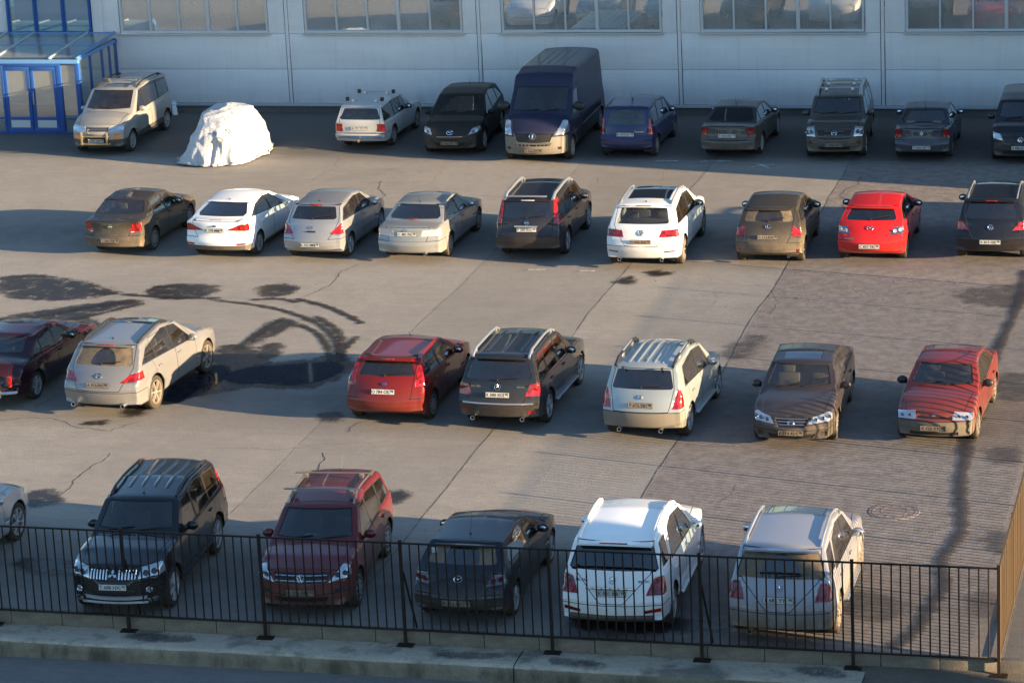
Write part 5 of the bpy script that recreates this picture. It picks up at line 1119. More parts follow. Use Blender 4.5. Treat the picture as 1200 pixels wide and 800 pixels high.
# stains, painted shade patches, puddles, tyre tracks: thin sheets with ragged feathered edges
def film_mat(name, col, rough, amax=.85, thr=.5, nscale=2.2, spec=.5, wob=3.2):
    m = bpy.data.materials.new(name); m.use_nodes = True; nt = m.node_tree; p = nt.nodes['Principled BSDF']
    p.inputs['Base Color'].default_value = (*col, 1); p.inputs['Roughness'].default_value = rough; p.inputs['Specular IOR Level'].default_value = spec
    at = N(nt, 'ShaderNodeAttribute'); at.attribute_name = 'edge'; tc = N(nt, 'ShaderNodeTexCoord')
    n = noise(nt, tc.outputs['Object'], nscale, 6, .68); n2 = noise(nt, tc.outputs['Object'], nscale*7, 3, .6)
    v = mth(nt, 'ADD', at.outputs['Fac'], mth(nt, 'MULTIPLY', mth(nt, 'SUBTRACT', mth(nt, 'ADD', mth(nt, 'MULTIPLY', n, .68), mth(nt, 'MULTIPLY', n2, .32)), .52), wob))
    a = mth(nt, 'MULTIPLY', step(nt, v, thr-.4, thr+.4), amax)
    nt.links.new(a, p.inputs['Alpha']); return m
MT['wet'] = film_mat('wet_asphalt', (.026, .023, .023), .32, .82, .36, 2.6, .3, 3.6)
MT['water'] = film_mat('puddle_water', (.012, .017, .028), .05, .9, .4, 1.6, .4, 1.9)
MT['dry_stain'] = film_mat('old_stain', (.06, .056, .056), .6, .5, .45)  # for the painted cast shade at right and the damp marks on the footway
MT['track'] = film_mat('wet_tyre_track', (.03, .026, .024), .5, .85, .45, 5, .25, 3.6)
MT['tar'] = film_mat('tar_seam', (.04, .04, .045), .6, .74, .36, 3, .3, 2.4)
_z = [.004]
def film(name, pts, m, grow=.25, z=None, label=None):
    c = Vector((sum(p[0] for p in pts)/len(pts), sum(p[1] for p in pts)/len(pts)))
    # smooth the outline
    P = [Vector(p) for p in pts]
    for _ in range(2):
        Q = []
        for i in range(len(P)): a, b = P[i], P[(i+1) % len(P)]; Q += [a*.75+b*.25, a*.25+b*.75]
        P = Q
    n = len(P); V = []; E = []
    area = sum(P[i].x*P[(i+1) % n].y-P[(i+1) % n].x*P[i].y for i in range(n)); sg = 1 if area > 0 else -1
    zz = z if z else _z[0]; _z[0] += .0004
    rings = []
    nr = []
    for i in range(n):
        t = (P[(i+1) % n]-P[i-1]).normalized(); nr.append(Vector((t.y, -t.x))*sg)
    bm = bmesh.new(); lay = bm.verts.layers.float.new('edge')
    def ring(off, e):
        r = []
        for i in range(n): v = bm.verts.new((*(P[i]+nr[i]*off), zz)); v[lay] = e; r.append(v)
        return r
    o_, i_ = ring(grow, 0.0), ring(0, .6)
    for i in range(n):
        k = (i+1) % n; bm.faces.new((i_[i], o_[i], o_[k], i_[k]))
    es = [bm.edges.get((i_[i], i_[(i+1) % n])) for i in range(n)]
    r = bmesh.ops.triangle_fill(bm, edges=[e for e in es if e], use_beauty=True)
    # inner points rise to full strength
    r2 = bmesh.ops.poke(bm, faces=[f for f in r['geom'] if isinstance(f, bmesh.types.BMFace)])
    for v in r2['verts']: v[lay] = 1.0
    bmesh.ops.recalc_face_normals(bm, faces=bm.faces)
    me = bpy.data.meshes.new(name); bm.to_mesh(me); bm.free(); me.materials.append(MT[m])
    for p_ in me.polygons:
        pass
    o = bpy.data.objects.new(name, me); COL.objects.link(o); o['kind'] = 'structure'
    return o
def band(name, pts, w, m, jitter=.1, e_end=.3, z=None):
    """a long narrow film along a polyline"""
    P = [Vector(p) for p in pts]
    for _ in range(3):
        Q = [P[0]]
        for i in range(len(P)-1): a, b = P[i], P[i+1]; Q += [a*.75+b*.25, a*.25+b*.75]
        P = Q+[P[-1]]
    n = len(P); zz = z if z else _z[0]; _z[0] += .0004; V = []; A = []
    for i, p in enumerate(P):
        t = (P[min(i+1, n-1)]-P[max(i-1, 0)]).normalized(); q = Vector((t.y, -t.x)); ww = w*(1+jitter*math.sin(i*1.7)+jitter*random.uniform(-1, 1)); en = min(1, min(i, n-1-i)/max(2, n*.12))
        for k, e in ((-1.6, 0), (-.7, .62), (0, 1), (.7, .62), (1.6, 0)): V.append((*(p+q*ww*k), zz)); A.append(e*(e_end+(1-e_end)*en))
    F = [(i*5+k, i*5+k+1, i*5+k+6, i*5+k+5) for i in range(n-1) for k in range(4)]
    me = bpy.data.meshes.new(name); me.from_pydata(V, [], F); me.materials.append(MT[m])
    at = me.attributes.new('edge', 'FLOAT', 'POINT'); at.data.foreach_set('value', A)
    if me.polygons[0].normal.z < 0: me.flip_normals()
    o = bpy.data.objects.new(name, me); COL.objects.link(o); o['kind'] = 'structure'; return o
for p_ in STAINS['wet_patch']: film('wet_patch', p_, 'wet', .22)
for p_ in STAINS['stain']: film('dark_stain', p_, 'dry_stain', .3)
for p_ in TRACKS: band('tyre_track', p_, .1, 'track', .12, .2)
band('tyre_track', [(-21.2, 62.9), (-21.3, 64.2), (-21.9, 65.7), (-22.9, 66.9)], .11, 'track')
STAINS['puddle'] = STAINS['puddle'][:1]; STAINS['puddle'].append([(-22.9, 61.2), (-22.3, 61.35), (-21.5, 61.2), (-20.95, 61.9), (-20.8, 62.8), (-21.4, 63.1), (-22.2, 62.75), (-23.2, 62.5), (-23.5, 61.6)])
for p_ in STAINS['puddle']: film('puddle', p_, 'water', .1)
band('tar_seam', [(-6.02, 72.5), (-5.95, 70.2), (-6.0, 67.5), (-6.14, 64.2), (-6.05, 61.5), (-6.1, 59.7), (-6.02, 57.4), (-5.92, 55.6), (-5.72, 54.2), (-5.62, 53.0), (-5.85, 52.0), (-5.8, 51.2), (-5.62, 50.4), (-5.78, 49.3), (-5.86, 48.2), (-6.2, 47.3)], .115, 'tar', .22, .8)
MT['crack'] = plain('crack_dark', (.045, .037, .03), .95)
MT['joint'] = plain('joint_fill', (.06, .052, .045), .9)
def crack(name, pts, w, m='crack', j=.05, sub=3, z=.003):
    """a thin wandering groove line lying on the asphalt"""
    P = [Vector(p) for p in pts]
    for s_ in range(sub):
        Q = [P[0]]
        for i in range(len(P)-1):
            a, b = P[i], P[i+1]; l = (b-a).length; mid = (a+b)/2+Vector((random.uniform(-1, 1), random.uniform(-1, 1)))*l*j; Q += [mid, b]
        P = Q
    V = []
    for i, p in enumerate(P):
        t = (P[min(i+1, len(P)-1)]-P[max(i-1, 0)]).normalized(); q = Vector((t.y, -t.x))*w*random.uniform(.35, 1)*(.3 if i in (0, len(P)-1) else 1)
        V += [(*(p-q), z), (*(p+q), z)]
    F = [(2*i, 2*i+1, 2*i+3, 2*i+2) for i in range(len(P)-1)]
    o = mk(name, V, F, m, None, smooth=False); 
    if o.data.polygons[0].normal.z < 0: o.data.flip_normals()
    o['kind'] = 'structure'; return o
for x, w in ((-20.07, .006), (-16.15, .011), (-12.1, .014)):
    ys = [48.0+3.3*k for k in range(14)]
    crack('pavement_joint', [(x+random.uniform(-.05, .05), y) for y in ys if y < 90], w, 'joint', .012, 4)
for p_ in CRACKS: crack('crack', p_, .014, 'crack', .12, 4)
rc_ = random.Random(3)
for k in range(20):
    x, y = rc_.uniform(-34, -7), rc_.choice([rc_.uniform(51.5, 57), rc_.uniform(63.5, 71), rc_.uniform(78, 83)]); a = rc_.uniform(-.3, .3)+(0 if rc_.random() < .6 else 1.4); l = rc_.uniform(1, 4)
    crack('crack', [(x, y), (x+l*.5*math.cos(a), y+l*.5*math.sin(a)), (x+l*math.cos(a+.2), y+l*math.sin(a+.2))], rc_.uniform(.003, .007), 'crack', .1, 4)
# loose grit and bits of broken surfacing, east part and along the kerb
rg = random.Random(11); g = G()
def pebble(x, y, z, s):
    V = [(x+s*rg.uniform(.6, 1)*math.cos(a), y+s*rg.uniform(.6, 1)*math.sin(a), z+.001) for a in (0, 1.3, 2.5, 3.8, 5.1)]+[(x, y, z+s*rg.uniform(.4, .8))]
    g.add(V, [(i, (i+1) % 5, 5) for i in range(5)])
for k in range(420):
    if k < 200: x, y = rg.gauss(-9.6, 1.8), rg.gauss(70.2, 1.0)
    elif k < 320: x, y = rg.uniform(-30, -5), rg.uniform(47.3, 84)
    else: x, y = rg.gauss(-6.8, 1.6), 46.98-abs(rg.gauss(.1, .25)); 
    if x > -4.5: continue
    pebble(x, y, 0 if y > 46.98 else -.22, rg.uniform(.01, .032)*(1.1 if k < 200 else .8))
o = g.obj('loose_grit', 'outer', smooth=False); o['kind'] = 'stuff'; o['label'] = 'loose grit and crumbs of broken surfacing scattered on the asphalt'
# faint white paint remains
MT['paintmark'] = film_mat('worn_white_paint', (.6, .58, .55), .8, .8, .55, 6)
for p_ in ([(-16.6, 84.2), (-15.6, 84.3)], [(-14.9, 83.5), (-14.3, 83.9)], [(-14.8, 83.95), (-14.35, 83.45)], [(-18.7, 71.6), (-18.2, 71.65)], [(-17.3, 71.6), (-16.9, 71.6)], [(-17.9, 84.2), (-17.2, 84.25)]):
    band('paint_mark', p_, .06, 'paintmark', .2, .6)
# manhole
MT['iron'] = ground_mat('cast_iron_rust', (.27, .215, .19), (.19, .155, .135), None, .6, .75)
r_ = empty('manhole_cover', (-7.05, 54.27, 0), .2, 'round rusty manhole cover set in the asphalt right of the silver offroader', 'manhole cover')
g = G(); g.lathe([(.0, .5), (.007, .49), (.007, .455), (.002, .45)], 40, 'Z'); g.obj('rim', 'iron', r_, False)
g = G(); g.lathe([(.004, .445), (.009, .44), (.009, .4), (.006, .395), (.006, .27), (.009, .265), (.009, .24), (.006, .235), (.006, .001)], 40, 'Z')
for k in range(12):
    a = k*math.pi/6; g.box((.33*math.cos(a), .33*math.sin(a), .007), (.09, .022, .006), Matrix.Rotation(a, 3, 'Z'))
g.obj('lid', 'iron', r_, False)

# ---------------------------------------------------------------- kerb, footway
MT['kerb'] = ground_mat('kerb_concrete', (.24, .205, .16), (.13, .11, .085), None, .8, .9)
def pave_extra(nt, sp, co, c, n2, n5):
    d = ramp(nt, noise(nt, co, .9, 5, .65), [(.5, 0), (.62, .85)]); c = mixc(nt, d, c, (.1, .095, .075))
    return mixc(nt, ramp(nt, noise(nt, co, 2.1, 4, .6), [(.56, 0), (.66, .5)]), c, (.085, .09, .055))
MT['pave'] = ground_mat('footway_concrete', (.47, .42, .33), (.33, .29, .225), pave_extra, .8, .88)
def face_extra(nt, sp, co, c, n2, n5):
    mp = N(nt, 'ShaderNodeMapping'); nt.links.new(co, mp.inputs[0]); mp.inputs['Scale'].default_value = (1, 1, .3)
    d = ramp(nt, noise(nt, mp.outputs[0], 1.3, 6, .7), [(.44, 0), (.6, .9)]); zz = step(nt, sp.outputs[2], -.18, -.42)
    c = mixc(nt, mth(nt, 'MULTIPLY', d, mth(nt, 'ADD', .35, mth(nt, 'MULTIPLY', zz, .65))), c, (.05, .045, .022)); return mixc(nt, mth(nt, 'MULTIPLY', zz, .35), c, (.09, .08, .065))
MT['face'] = ground_mat('kerb_face_concrete', (.32, .275, .2), (.2, .165, .115), face_extra, .8, .92)
kr = empty('lot_kerb', (0, 0, 0)); kr['kind'] = 'structure'
kb = None; rk = random.Random(5)
for k in range(-34, 7):
    x0 = k-.36
    g = G(); g.bbox((0, 0, 0), (.988, .16, .262), .012); 
    if kb is None or k % 5 == 0: kb = g.obj('kerb_stone', 'kerb', kr)
    else: kb = share(kb, 'kerb_stone', kr)
    kb.location = (x0+.5, 47.04+rk.uniform(-.006, .006), -.112+rk.uniform(-.004, .004)); kb.rotation_euler = (0, 0, rk.uniform(-.004, .004))
# uneven footway slab top and its ragged front
fw_ = empty('footway', (0, 0, 0)); fw_['kind'] = 'structure'
nx = 90; V = []; 
for k in range(3):
    x0, x1 = [(-46, -25.3), (-25.28, -12.65), (-12.63, -6.6)][k]; V = []; F = []; nn = 60
    for i in range(nn+1):
        x = x0+(x1-x0)*i/nn; e = .02*math.sin(x*1.3)+rk.uniform(-.015, .015)
        prof_ = [(46.955, -.222), (46.6, -.22), (46.27+e, -.222), (46.22+e, -.235), (46.2+e*.8, -.27), (46.19+e*.4+rk.uniform(-.01, .01), -.4), (46.17+rk.uniform(-.01, .01), -.56)]
        V += [(x, y, z) for y, z in prof_]
    for i in range(nn):
        for j in range(6): F.append((i*7+j, i*7+j+1, i*7+j+8, i*7+j+7))
    mi = [1 if (q % 6) >= 4 else 0 for q in range(len(F))]
    o = mk('footway_slab', V, F, ['pave', 'face'], fw_, mi, True, 50)
    for e_ in (0, 7*nn): 
        pass
    if sum(p.normal.z for p in o.data.polygons) < 0: o.data.flip_normals()
g = G(); n_ = 40; V = []; F = []
for i in range(n_+1):
    x = -6.75+(14)*i/n_
    for j, (y, z) in enumerate(((46.96, -.2), (46.6, -.24), (46.3, -.27), (45.9, -.36), (45.3, -.5), (44.9, -.56))): V.append((x, y, z+rk.uniform(-.025, .025)*(0 if i == 0 else 1)))
for i in range(n_):
    for j in range(5): F.append((i*6+j, i*6+j+1, i*6+j+7, i*6+j+6))
MT['soil'] = ground_mat('gritty_soil', (.15, .13, .105), (.09, .078, .062), None, 2.0, .95)
o = mk('soil_verge', V, F, 'soil', None); o['kind'] = 'structure'
if sum(p.normal.z for p in o.data.polygons) < 0: o.data.flip_normals()
_zz = _z[0]
for p_ in ([(-19.9, 46.75), (-19.0, 46.8), (-18.5, 46.6), (-19.2, 46.45), (-20, 46.5)], [(-13.9, 46.7), (-13.0, 46.75), (-12.9, 46.5), (-13.6, 46.42), (-14.2, 46.5)], [(-12.2, 46.65), (-11.3, 46.6), (-10.9, 46.4), (-11.9, 46.32)], [(-7.9, 46.8), (-7.1, 46.85), (-6.8, 46.4), (-7.6, 46.5)]):
    film('damp_patch', p_, 'dry_stain', .12, z=-.217)

# ---------------------------------------------------------------- fences
MT['fence'] = dusty('brown_fence_paint', (.012, .007, .006), .12, .1, .6, 0, -5, 5)
MT['fence_dark'] = dusty('dark_fence_paint', (.012, .011, .011), .3, .2, .45, .1, -5, 5)
MT['fence_rust'] = dusty('ochre_fence_paint', (.1, .062, .03), .5, .1, .6, 0, -5, 5)  # the brown fence again, with its sunlit tone put into the colour
ZT = 1.7
def fence(name, p0, p1, posts, label, m, pitch=.1638, pw=.0145, plates=True, struts=True, zb=-.22, flat=0):
    d = Vector((p1[0]-p0[0], p1[1]-p0[1])); L_ = d.length; d.normalize(); ang = math.atan2(d.y, d.x)
    r = empty(name, (p0[0], p0[1], 0), ang, label, 'fence')
    for i, s0 in enumerate(posts):
        g = G(); g.box((s0, 0, (ZT+.04+zb)/2), (.052, .052, ZT+.04-zb)); g.box((s0, 0, ZT+.045), (.06, .06, .012)); g.obj('post', m, r, False)
        if plates: g = G(); g.box((s0, 0, zb+.008), (.3, .2, .016)); g.obj('base_plate', m, r, False)
        if struts and i % 2 == 0 and i < len(posts)-1: g = G(); g.tube([(s0+.02, .03, 1.15), (s0+.15, .24, .03)], .02, 6); g.obj('strut', m, r)
    for s0, s1 in zip(posts[:-1], posts[1:]):
        for zz, hh in ((ZT, .028 if not flat else .008), (.075 if not flat else .04, .03 if not flat else .02)): g = G(); g.box(((s0+s1)/2, 0, zz), (s1-s0-.052, .034, hh)); g.obj('rail', m, r, False)
    first = None; k = 0
    for s0, s1 in zip(posts[:-1], posts[1:]):
        npk = int(round((s1-s0)/pitch))
        for i in range(1, npk):
            x = s0+(s1-s0)*i/npk
            if first is None:
                g = G()
                if flat: g.box((0, 0, (.09+ZT-.014)/2), (flat, .016, ZT-.104))
                else: g.tube([(0, 0, .09), (0, 0, ZT-.014)], pw, 7, False)
                first = g.obj('picket', m, r, not flat); o = first
            else: o = share(first, 'picket', r)
            o.location = (x, random.uniform(-.002, .002), 0); o.rotation_euler = (random.uniform(-.005, .005), random.gauss(0, .004), 0)
    return r
fence('picket_fence', (-25.28, 46.88), (-4.36, 46.88), [0, 2.63, 5.26, 7.88, 10.5, 13.18, 15.84, 18.46, 20.92], 'long dark brown picket fence with slanting struts along the footway kerb', MT['fence'])
L2_ = [0]+[2.62*k+2.6 for k in range(9)]
fence('picket_fence', (-4.36, 46.94), (-4.36, 46.94+L2_[-1]), L2_[0:], 'ochre sunlit picket fence running away from the right-hand corner post', MT['fence_rust'], .15, .016, False, False, 0.0, .03)

# ---------------------------------------------------------------- the long building
def wall_mat():
    m, nt, p = mat('wall_panel_paint'); tc = N(nt, 'ShaderNodeTexCoord'); co = tc.outputs['Object']
    sp = N(nt, 'ShaderNodeSeparateXYZ'); nt.links.new(co, sp.inputs[0])
    w = N(nt, 'ShaderNodeTexWave'); w.wave_type = 'BANDS'; w.bands_direction = 'Z'; w.inputs['Scale'].default_value = 5.2; nt.links.new(co, w.inputs['Vector'])
    mp = N(nt, 'ShaderNodeMapping'); nt.links.new(co, mp.inputs[0]); mp.inputs['Scale'].default_value = (.4, 1, 2.2)
    n1 = noise(nt, mp.outputs[0], .7, 5, .6); mp2 = N(nt, 'ShaderNodeMapping'); nt.links.new(co, mp2.inputs[0]); mp2.inputs['Scale'].default_value = (3, 1, .35)
    n2 = noise(nt, mp2.outputs[0], 1.6, 5, .65)
    c = mixc(nt, ramp(nt, n1, [(.35, 0), (.7, 1)]), (.64, .65, .67), (.72, .73, .75))
    c = mixc(nt, ramp(nt, n2, [(.52, 0), (.8, .45)]), c, (.5, .5, .49))
    lo = step(nt, sp.outputs[2], 1.1, .25); c = mixc(nt, mth(nt, 'MULTIPLY', mth(nt, 'MULTIPLY', lo, n2), .5), c, (.42, .41, .38))
    c = mixc(nt, ramp(nt, w.outputs['Fac'], [(.05, .16), (.35, 0)]), c, (.45, .46, .48))
    nt.links.new(c, p.inputs['Base Color']); p.inputs['Roughness'].default_value = .55
    nt.links.new(bump(nt, w.outputs['Fac'], .22, .012), p.inputs['Normal']); return m
MT['wall'] = wall_mat(); MT['flash'] = plain('steel_flashing', (.42, .46, .5), .45, .1)
MT['frame'] = plain('grey_window_frame', (.5, .52, .54), .5)
MT['plinth'] = ground_mat('plinth_concrete', (.19, .185, .175), (.11, .105, .1), None, .8)
def facade_glass(name, tint, refl, haze=.1):
    m = bpy.data.materials.new(name); m.use_nodes = True; nt = m.node_tree; nt.nodes.clear(); out = N(nt, 'ShaderNodeOutputMaterial')
    tr = N(nt, 'ShaderNodeBsdfTransparent'); tr.inputs[0].default_value = (*tint, 1); gl = N(nt, 'ShaderNodeBsdfGlossy'); gl.inputs['Roughness'].default_value = .015; gl.inputs[0].default_value = (.92, .93, .95, 1)
    tc = N(nt, 'ShaderNodeTexCoord'); nt.links.new(bump(nt, noise(nt, tc.outputs['Object'], .8, 2, .5), .03, .05), gl.inputs['Normal'])
    mx = N(nt, 'ShaderNodeMixShader'); mx.inputs[0].default_value = refl; nt.links.new(tr.outputs[0], mx.inputs[1]); nt.links.new(gl.outputs[0], mx.inputs[2])
    df = N(nt, 'ShaderNodeBsdfDiffuse'); df.inputs[0].default_value = (.55, .56, .54, 1); m2 = N(nt, 'ShaderNodeMixShader')
    nt.links.new(mth(nt, 'MULTIPLY', noise(nt, tc.outputs['Object'], .7, 4, .6), haze*2), m2.inputs[0]); nt.links.new(mx.outputs[0], m2.inputs[1]); nt.links.new(df.outputs[0], m2.inputs[2]); nt.links.new(m2.outputs[0], out.inputs[0]); return m
MT['pane'] = facade_glass('showroom_glass', (.6, .62, .6), .6, .34)
MT['bluepane'] = facade_glass('blue_tinted_glass', (.5, .85, .95), .18)
MT['clearpane'] = facade_glass('porch_glass', (.85, .9, .9), .3, .16)
MT['bluepaint'] = dusty('royal_blue_frame', (.02, .085, .32), .25, 0, .4, .2, -1, 1)
MT['bluelight'] = dusty('pale_blue_frame', (.1, .24, .5), .25, 0, .4, .2, -1, 1)
WY = 90.85
MT['upper'] = plain('dark_blue_upper_cladding', (.04, .06, .1), .4)  # unseen upper storeys, added dark to deepen reflections in puddle and cars
B = empty('long_showroom_building', (0, 0, 0), 0, 'long pale grey-blue building clad in ribbed panels, with a band of windows', 'building')
bays = [-44.5, -37.95, -31.42, -24.94, -18.4, -11.98, -5.5, 1.0]
wins = [None, (-37.17, -32.1), (-30.76, -25.51), (-24.13, -18.99), (-17.66, -12.58), (-11.22, -6.15), None]
zj = [.32, 1.45, 2.62, 4.62, 6.2, 7.8, 10.4, 13.0, 15.6]
for b in range(len(bays)-1):
    xa, xb = bays[b]+.075, bays[b+1]-.075; w = wins[b]
    for r in range(len(zj)-1):
        z0, z1 = zj[r]+.006, zj[r+1]-.006
        if b == 0 and 2 <= r < 6: spans = [(xa, -41.2)] if xa < -41.2 else []; spans = [(xa, -41.2), (-38.2, xb)]
        elif r == 2 and w: spans = [(xa, w[0]-.07), (w[1]+.07, xb)]
        else: spans = [(xa, xb)]
        for s0, s1 in spans:
            if s1-s0 < .05: continue
            g = G(); g.bbox(((s0+s1)/2, WY+.06, (z0+z1)/2), (s1-s0, .12, z1-z0), .006); g.obj('wall_panel', 'wall' if r < 4 else 'upper', B, True, 30)  # rows from 4 up are the added, unseen dark upper wall
for x in bays:
    g = G(); g.bbox((x, WY+.03, (.32+15.6)/2), (.1, .1, 15.28), .008); g.obj('cover_strip', 'wall', B, True, 30)
    g = G(); g.box((x-.066, WY+.05, 4.0), (.03, .02, 7.3)); g.obj('joint_shadow_gap', 'trim', B, False)
g = G(); g.bbox(((-44.5+1)/2, WY+.02, .27), (45.5, .14, .09), .01); g.obj('base_flashing', 'flash', B)
g = G(); g.bbox(((-44.5+1)/2, WY+.09, .1), (45.5, .1, .27), .01); g.obj('plinth', 'plinth', B)
g = G(); g.box(((-44.5+1)/2, WY+16, 3.9), (45.5, .3, 7.8)); g.box((-44.4, WY+8.1, 3.9), (.3, 15.6, 7.8)); g.box((.9, WY+8.1, 3.9), (.3, 15.6, 7.8)); g.obj('outer_wall', 'wall', B, False)
g = G(); g.box(((-44.5+1)/2, WY+8.1, 2.2), (45, 15.5, .2)); g.obj('showroom_floor', plain('showroom_tiles', (.34, .31, .27), .35), B, False)
for w in wins:
    if not w: continue
    x0, x1 = w; z0, z1 = 2.69, 4.55; W_ = bpy.data.objects.new('window', None)
    g = G(); f_ = .07
    g.bbox(((x0+x1)/2, WY+.03, z0+.0), (x1-x0+.06, .1, .07), .006); g.bbox(((x0+x1)/2, WY+.03, z1), (x1-x0+.06, .1, .07), .006)
    g.bbox((x0-.0, WY+.03, (z0+z1)/2), (.07, .1, z1-z0-.07), .006); g.bbox((x1+.0, WY+.03, (z0+z1)/2), (.07, .1, z1-z0-.07), .006)
    wo_ = g.obj('window', 'frame', B)
    n_ = 5; pwid = (x1-x0)/n_
    for k in range(1, n_):
        wd = .11 if k == 3 else .055; g = G(); g.bbox((x0+pwid*k, WY+.035, (z0+z1)/2), (wd, .08, z1-z0-.08), .005); g.obj('mullion', 'frame', wo_)
    for k in range(n_):
        g = G(); g.box((x0+pwid*(k+.5), WY+.06, (z0+z1)/2), (pwid-.04, .012, z1-z0-.06)); o = g.obj('pane', 'pane', wo_, False); 
    g = G(); g.bbox(((x0+x1)/2, WY-.05, z0-.075), (x1-x0+.24, .16, .045), .01); g.obj('sill', 'flash', wo_)
# curtain wall above the porch
CX0, CX1 = -41.2, -38.2
cw = G(); 
cw.bbox(((CX0+CX1)/2, WY-.02, 2.6), (CX1-CX0, .14, .14), .01)
c_ = cw.obj('curtain_wall', 'bluepaint', B)
for x in (CX0+.04, CX0+1.0, CX0+2.0, CX1-.04):
    g = G(); g.bbox((x, WY-.03, 6.7), (.075, .16, 8.1), .008); g.obj('mullion', 'bluepaint', c_)
for k, (xa, xb) in enumerate(((CX0+.08, CX0+.96), (CX0+1.04, CX0+1.96), (CX0+2.04, CX1-.08))):
    for z0, z1 in ((2.68, 4.3), (4.36, 6.0), (6.06, 7.8), (7.86, 10.4)):
        g = G(); g.box(((xa+xb)/2, WY+.02, (z0+z1)/2), (xb-xa, .012, z1-z0)); g.obj('pane', 'bluepane', c_, False)
    g = G(); g.bbox(((xa+xb)/2, WY-.03, 4.33), (xb-xa, .12, .05), .006); g.obj('transom', 'bluepaint', c_)
g = G(); g.bbox((-37.99, WY-.02, 6.6), (.36, .1, 8.0), .01); g.obj('corner_panel', plain('white_panel', (.62, .64, .66), .5), B)
g = G(); g.box(((CX0+CX1)/2, WY+1.3, 6.4), (CX1-CX0+.6, .1, 8.2)); g.obj('stairwell_wall', plain('pale_blue_wall', (.25, .6, .85), .7), B, False)  # pale blue backing added so the curtain wall's glass looks blue
g = G(); g.box((-36.5, WY+1.6, 3.6), (1.7, .06, 1.9)); g.obj('blue_partition', plain('blue_board', (.25, .5, .62), .7), B, False)
# glazed porch
P0 = empty('glazed_porch', (-37.36, 87.4, 0), 0, 'blue-framed glazed entrance porch with double doors and glass lean-to roof', 'porch')
def pb(nm, c, d, m, par=P0, b=.008):
    g = G(); g.bbox(c, d, b); return g.obj(nm, m, par)
# local: x from -6 to 0, y 0 front .. 3.43 wall
pb('corner_post', (-.075, .075, 1.15), (.15, .15, 2.3), 'bluepaint'); pb('front_beam', (-3.0, .06, 2.36), (6.0, .16, .12), 'bluelight'); pb('wall_post', (-.05, 3.3, 1.25), (.1, .1, 2.5), 'bluepaint')
pb('bottom_rail', (-3.0, .06, .04), (6.0, .1, .08), 'bluepaint'); pb('side_beam', (-.06, 1.75, 2.42), (.12, 3.35, .1), 'bluelight').rotation_euler = (0, 0, 0)
for y in (1.1, 2.1, 2.75): pb('side_mullion', (-.05, y, 1.2), (.08, .07, 2.35), 'bluepaint')
for y0, y1 in ((.16, 1.06), (1.14, 2.06), (2.14, 2.71), (2.79, 3.25)): g = G(); g.box((-.05, (y0+y1)/2, 1.2), (.012, y1-y0, 2.3)); g.obj('side_pane', 'clearpane', P0, False)
pb('door_jamb', (-.72, .06, 1.13), (.17, .13, 2.22), 'bluepaint'); pb('door_jamb', (-2.68, .06, 1.13), (.08, .13, 2.22), 'bluepaint'); pb('door_head', (-1.7, .06, 2.25), (2.1, .12, .1), 'bluepaint')
for k, (xa, xb) in enumerate(((-2.63, -1.73), (-1.7, -.81))):
    d_ = G(); w_ = .11
    d_.bbox(((xa+xb)/2, .03, .12), (xb-xa, .06, .16), .006); d_.bbox(((xa+xb)/2, .03, 2.13), (xb-xa, .06, .12), .006); d_.bbox(((xa+xb)/2, .03, .5), (xb-xa-.2, .06, .1), .006)
    d_.bbox((xa+w_/2, .03, 1.13), (w_, .06, 1.88), .006); d_.bbox((xb-w_/2, .03, 1.13), (w_, .06, 1.88), .006)
    dd = d_.obj('door', 'bluepaint', P0)
    g = G(); g.box(((xa+xb)/2, .03, 1.31), (xb-xa-.2, .012, 1.52)); g.obj('pane', 'clearpane', dd, False)
    g = G(); g.box(((xa+xb)/2, .03, .33), (xb-xa-.2, .02, .26)); g.obj('kick_panel', 'frame', dd, False)
    hx_ = xb-.08 if k == 0 else xa+.08
    g = G(); g.tube([(hx_+.1*(-1 if k == 0 else 1)*0, -.02, .95), (hx_, -.06, .98), (hx_, -.06, 1.35), (hx_, -.02, 1.38)], .014, 8); g.obj('handle', 'silver', dd)
for xa, xb in ((-.63, -.16), (-3.6, -2.73), (-4.6, -3.66), (-5.9, -4.66)):
    g = G(); g.box(((xa+xb)/2, .06, 1.38), (xb-xa, .012, 1.7)); g.obj('side_light', 'clearpane', P0, False)
    g = G(); g.box(((xa+xb)/2, .06, .28), (xb-xa, .012, .38)); g.obj('side_light', 'clearpane', P0, False)
    pb('transom', ((xa+xb)/2, .06, .5), (xb-xa, .08, .06), 'bluepaint')
for x in (-3.63, -4.63): pb('front_post', (x, .06, 1.15), (.07, .1, 2.2), 'bluepaint')
zr0, zr1 = 2.44, 2.66; sl = math.atan2(zr1-zr0, 3.3)
for x in (-.06, -1.0, -2.9, -3.9, -5.0, -5.9):
    g = G(); g.bbox((x, 1.72, (zr0+zr1)/2+.03), (.08, 3.36, .07), .008, Matrix.Rotation(sl, 3, 'X')); g.obj('rafter', 'flash' if x != -.06 else 'bluelight', P0)
for y, t in ((1.75, .5), (3.35, 1)): pb('purlin', (-3, y, zr0+(zr1-zr0)*t+.02), (5.8, .06, .05), 'bluelight')
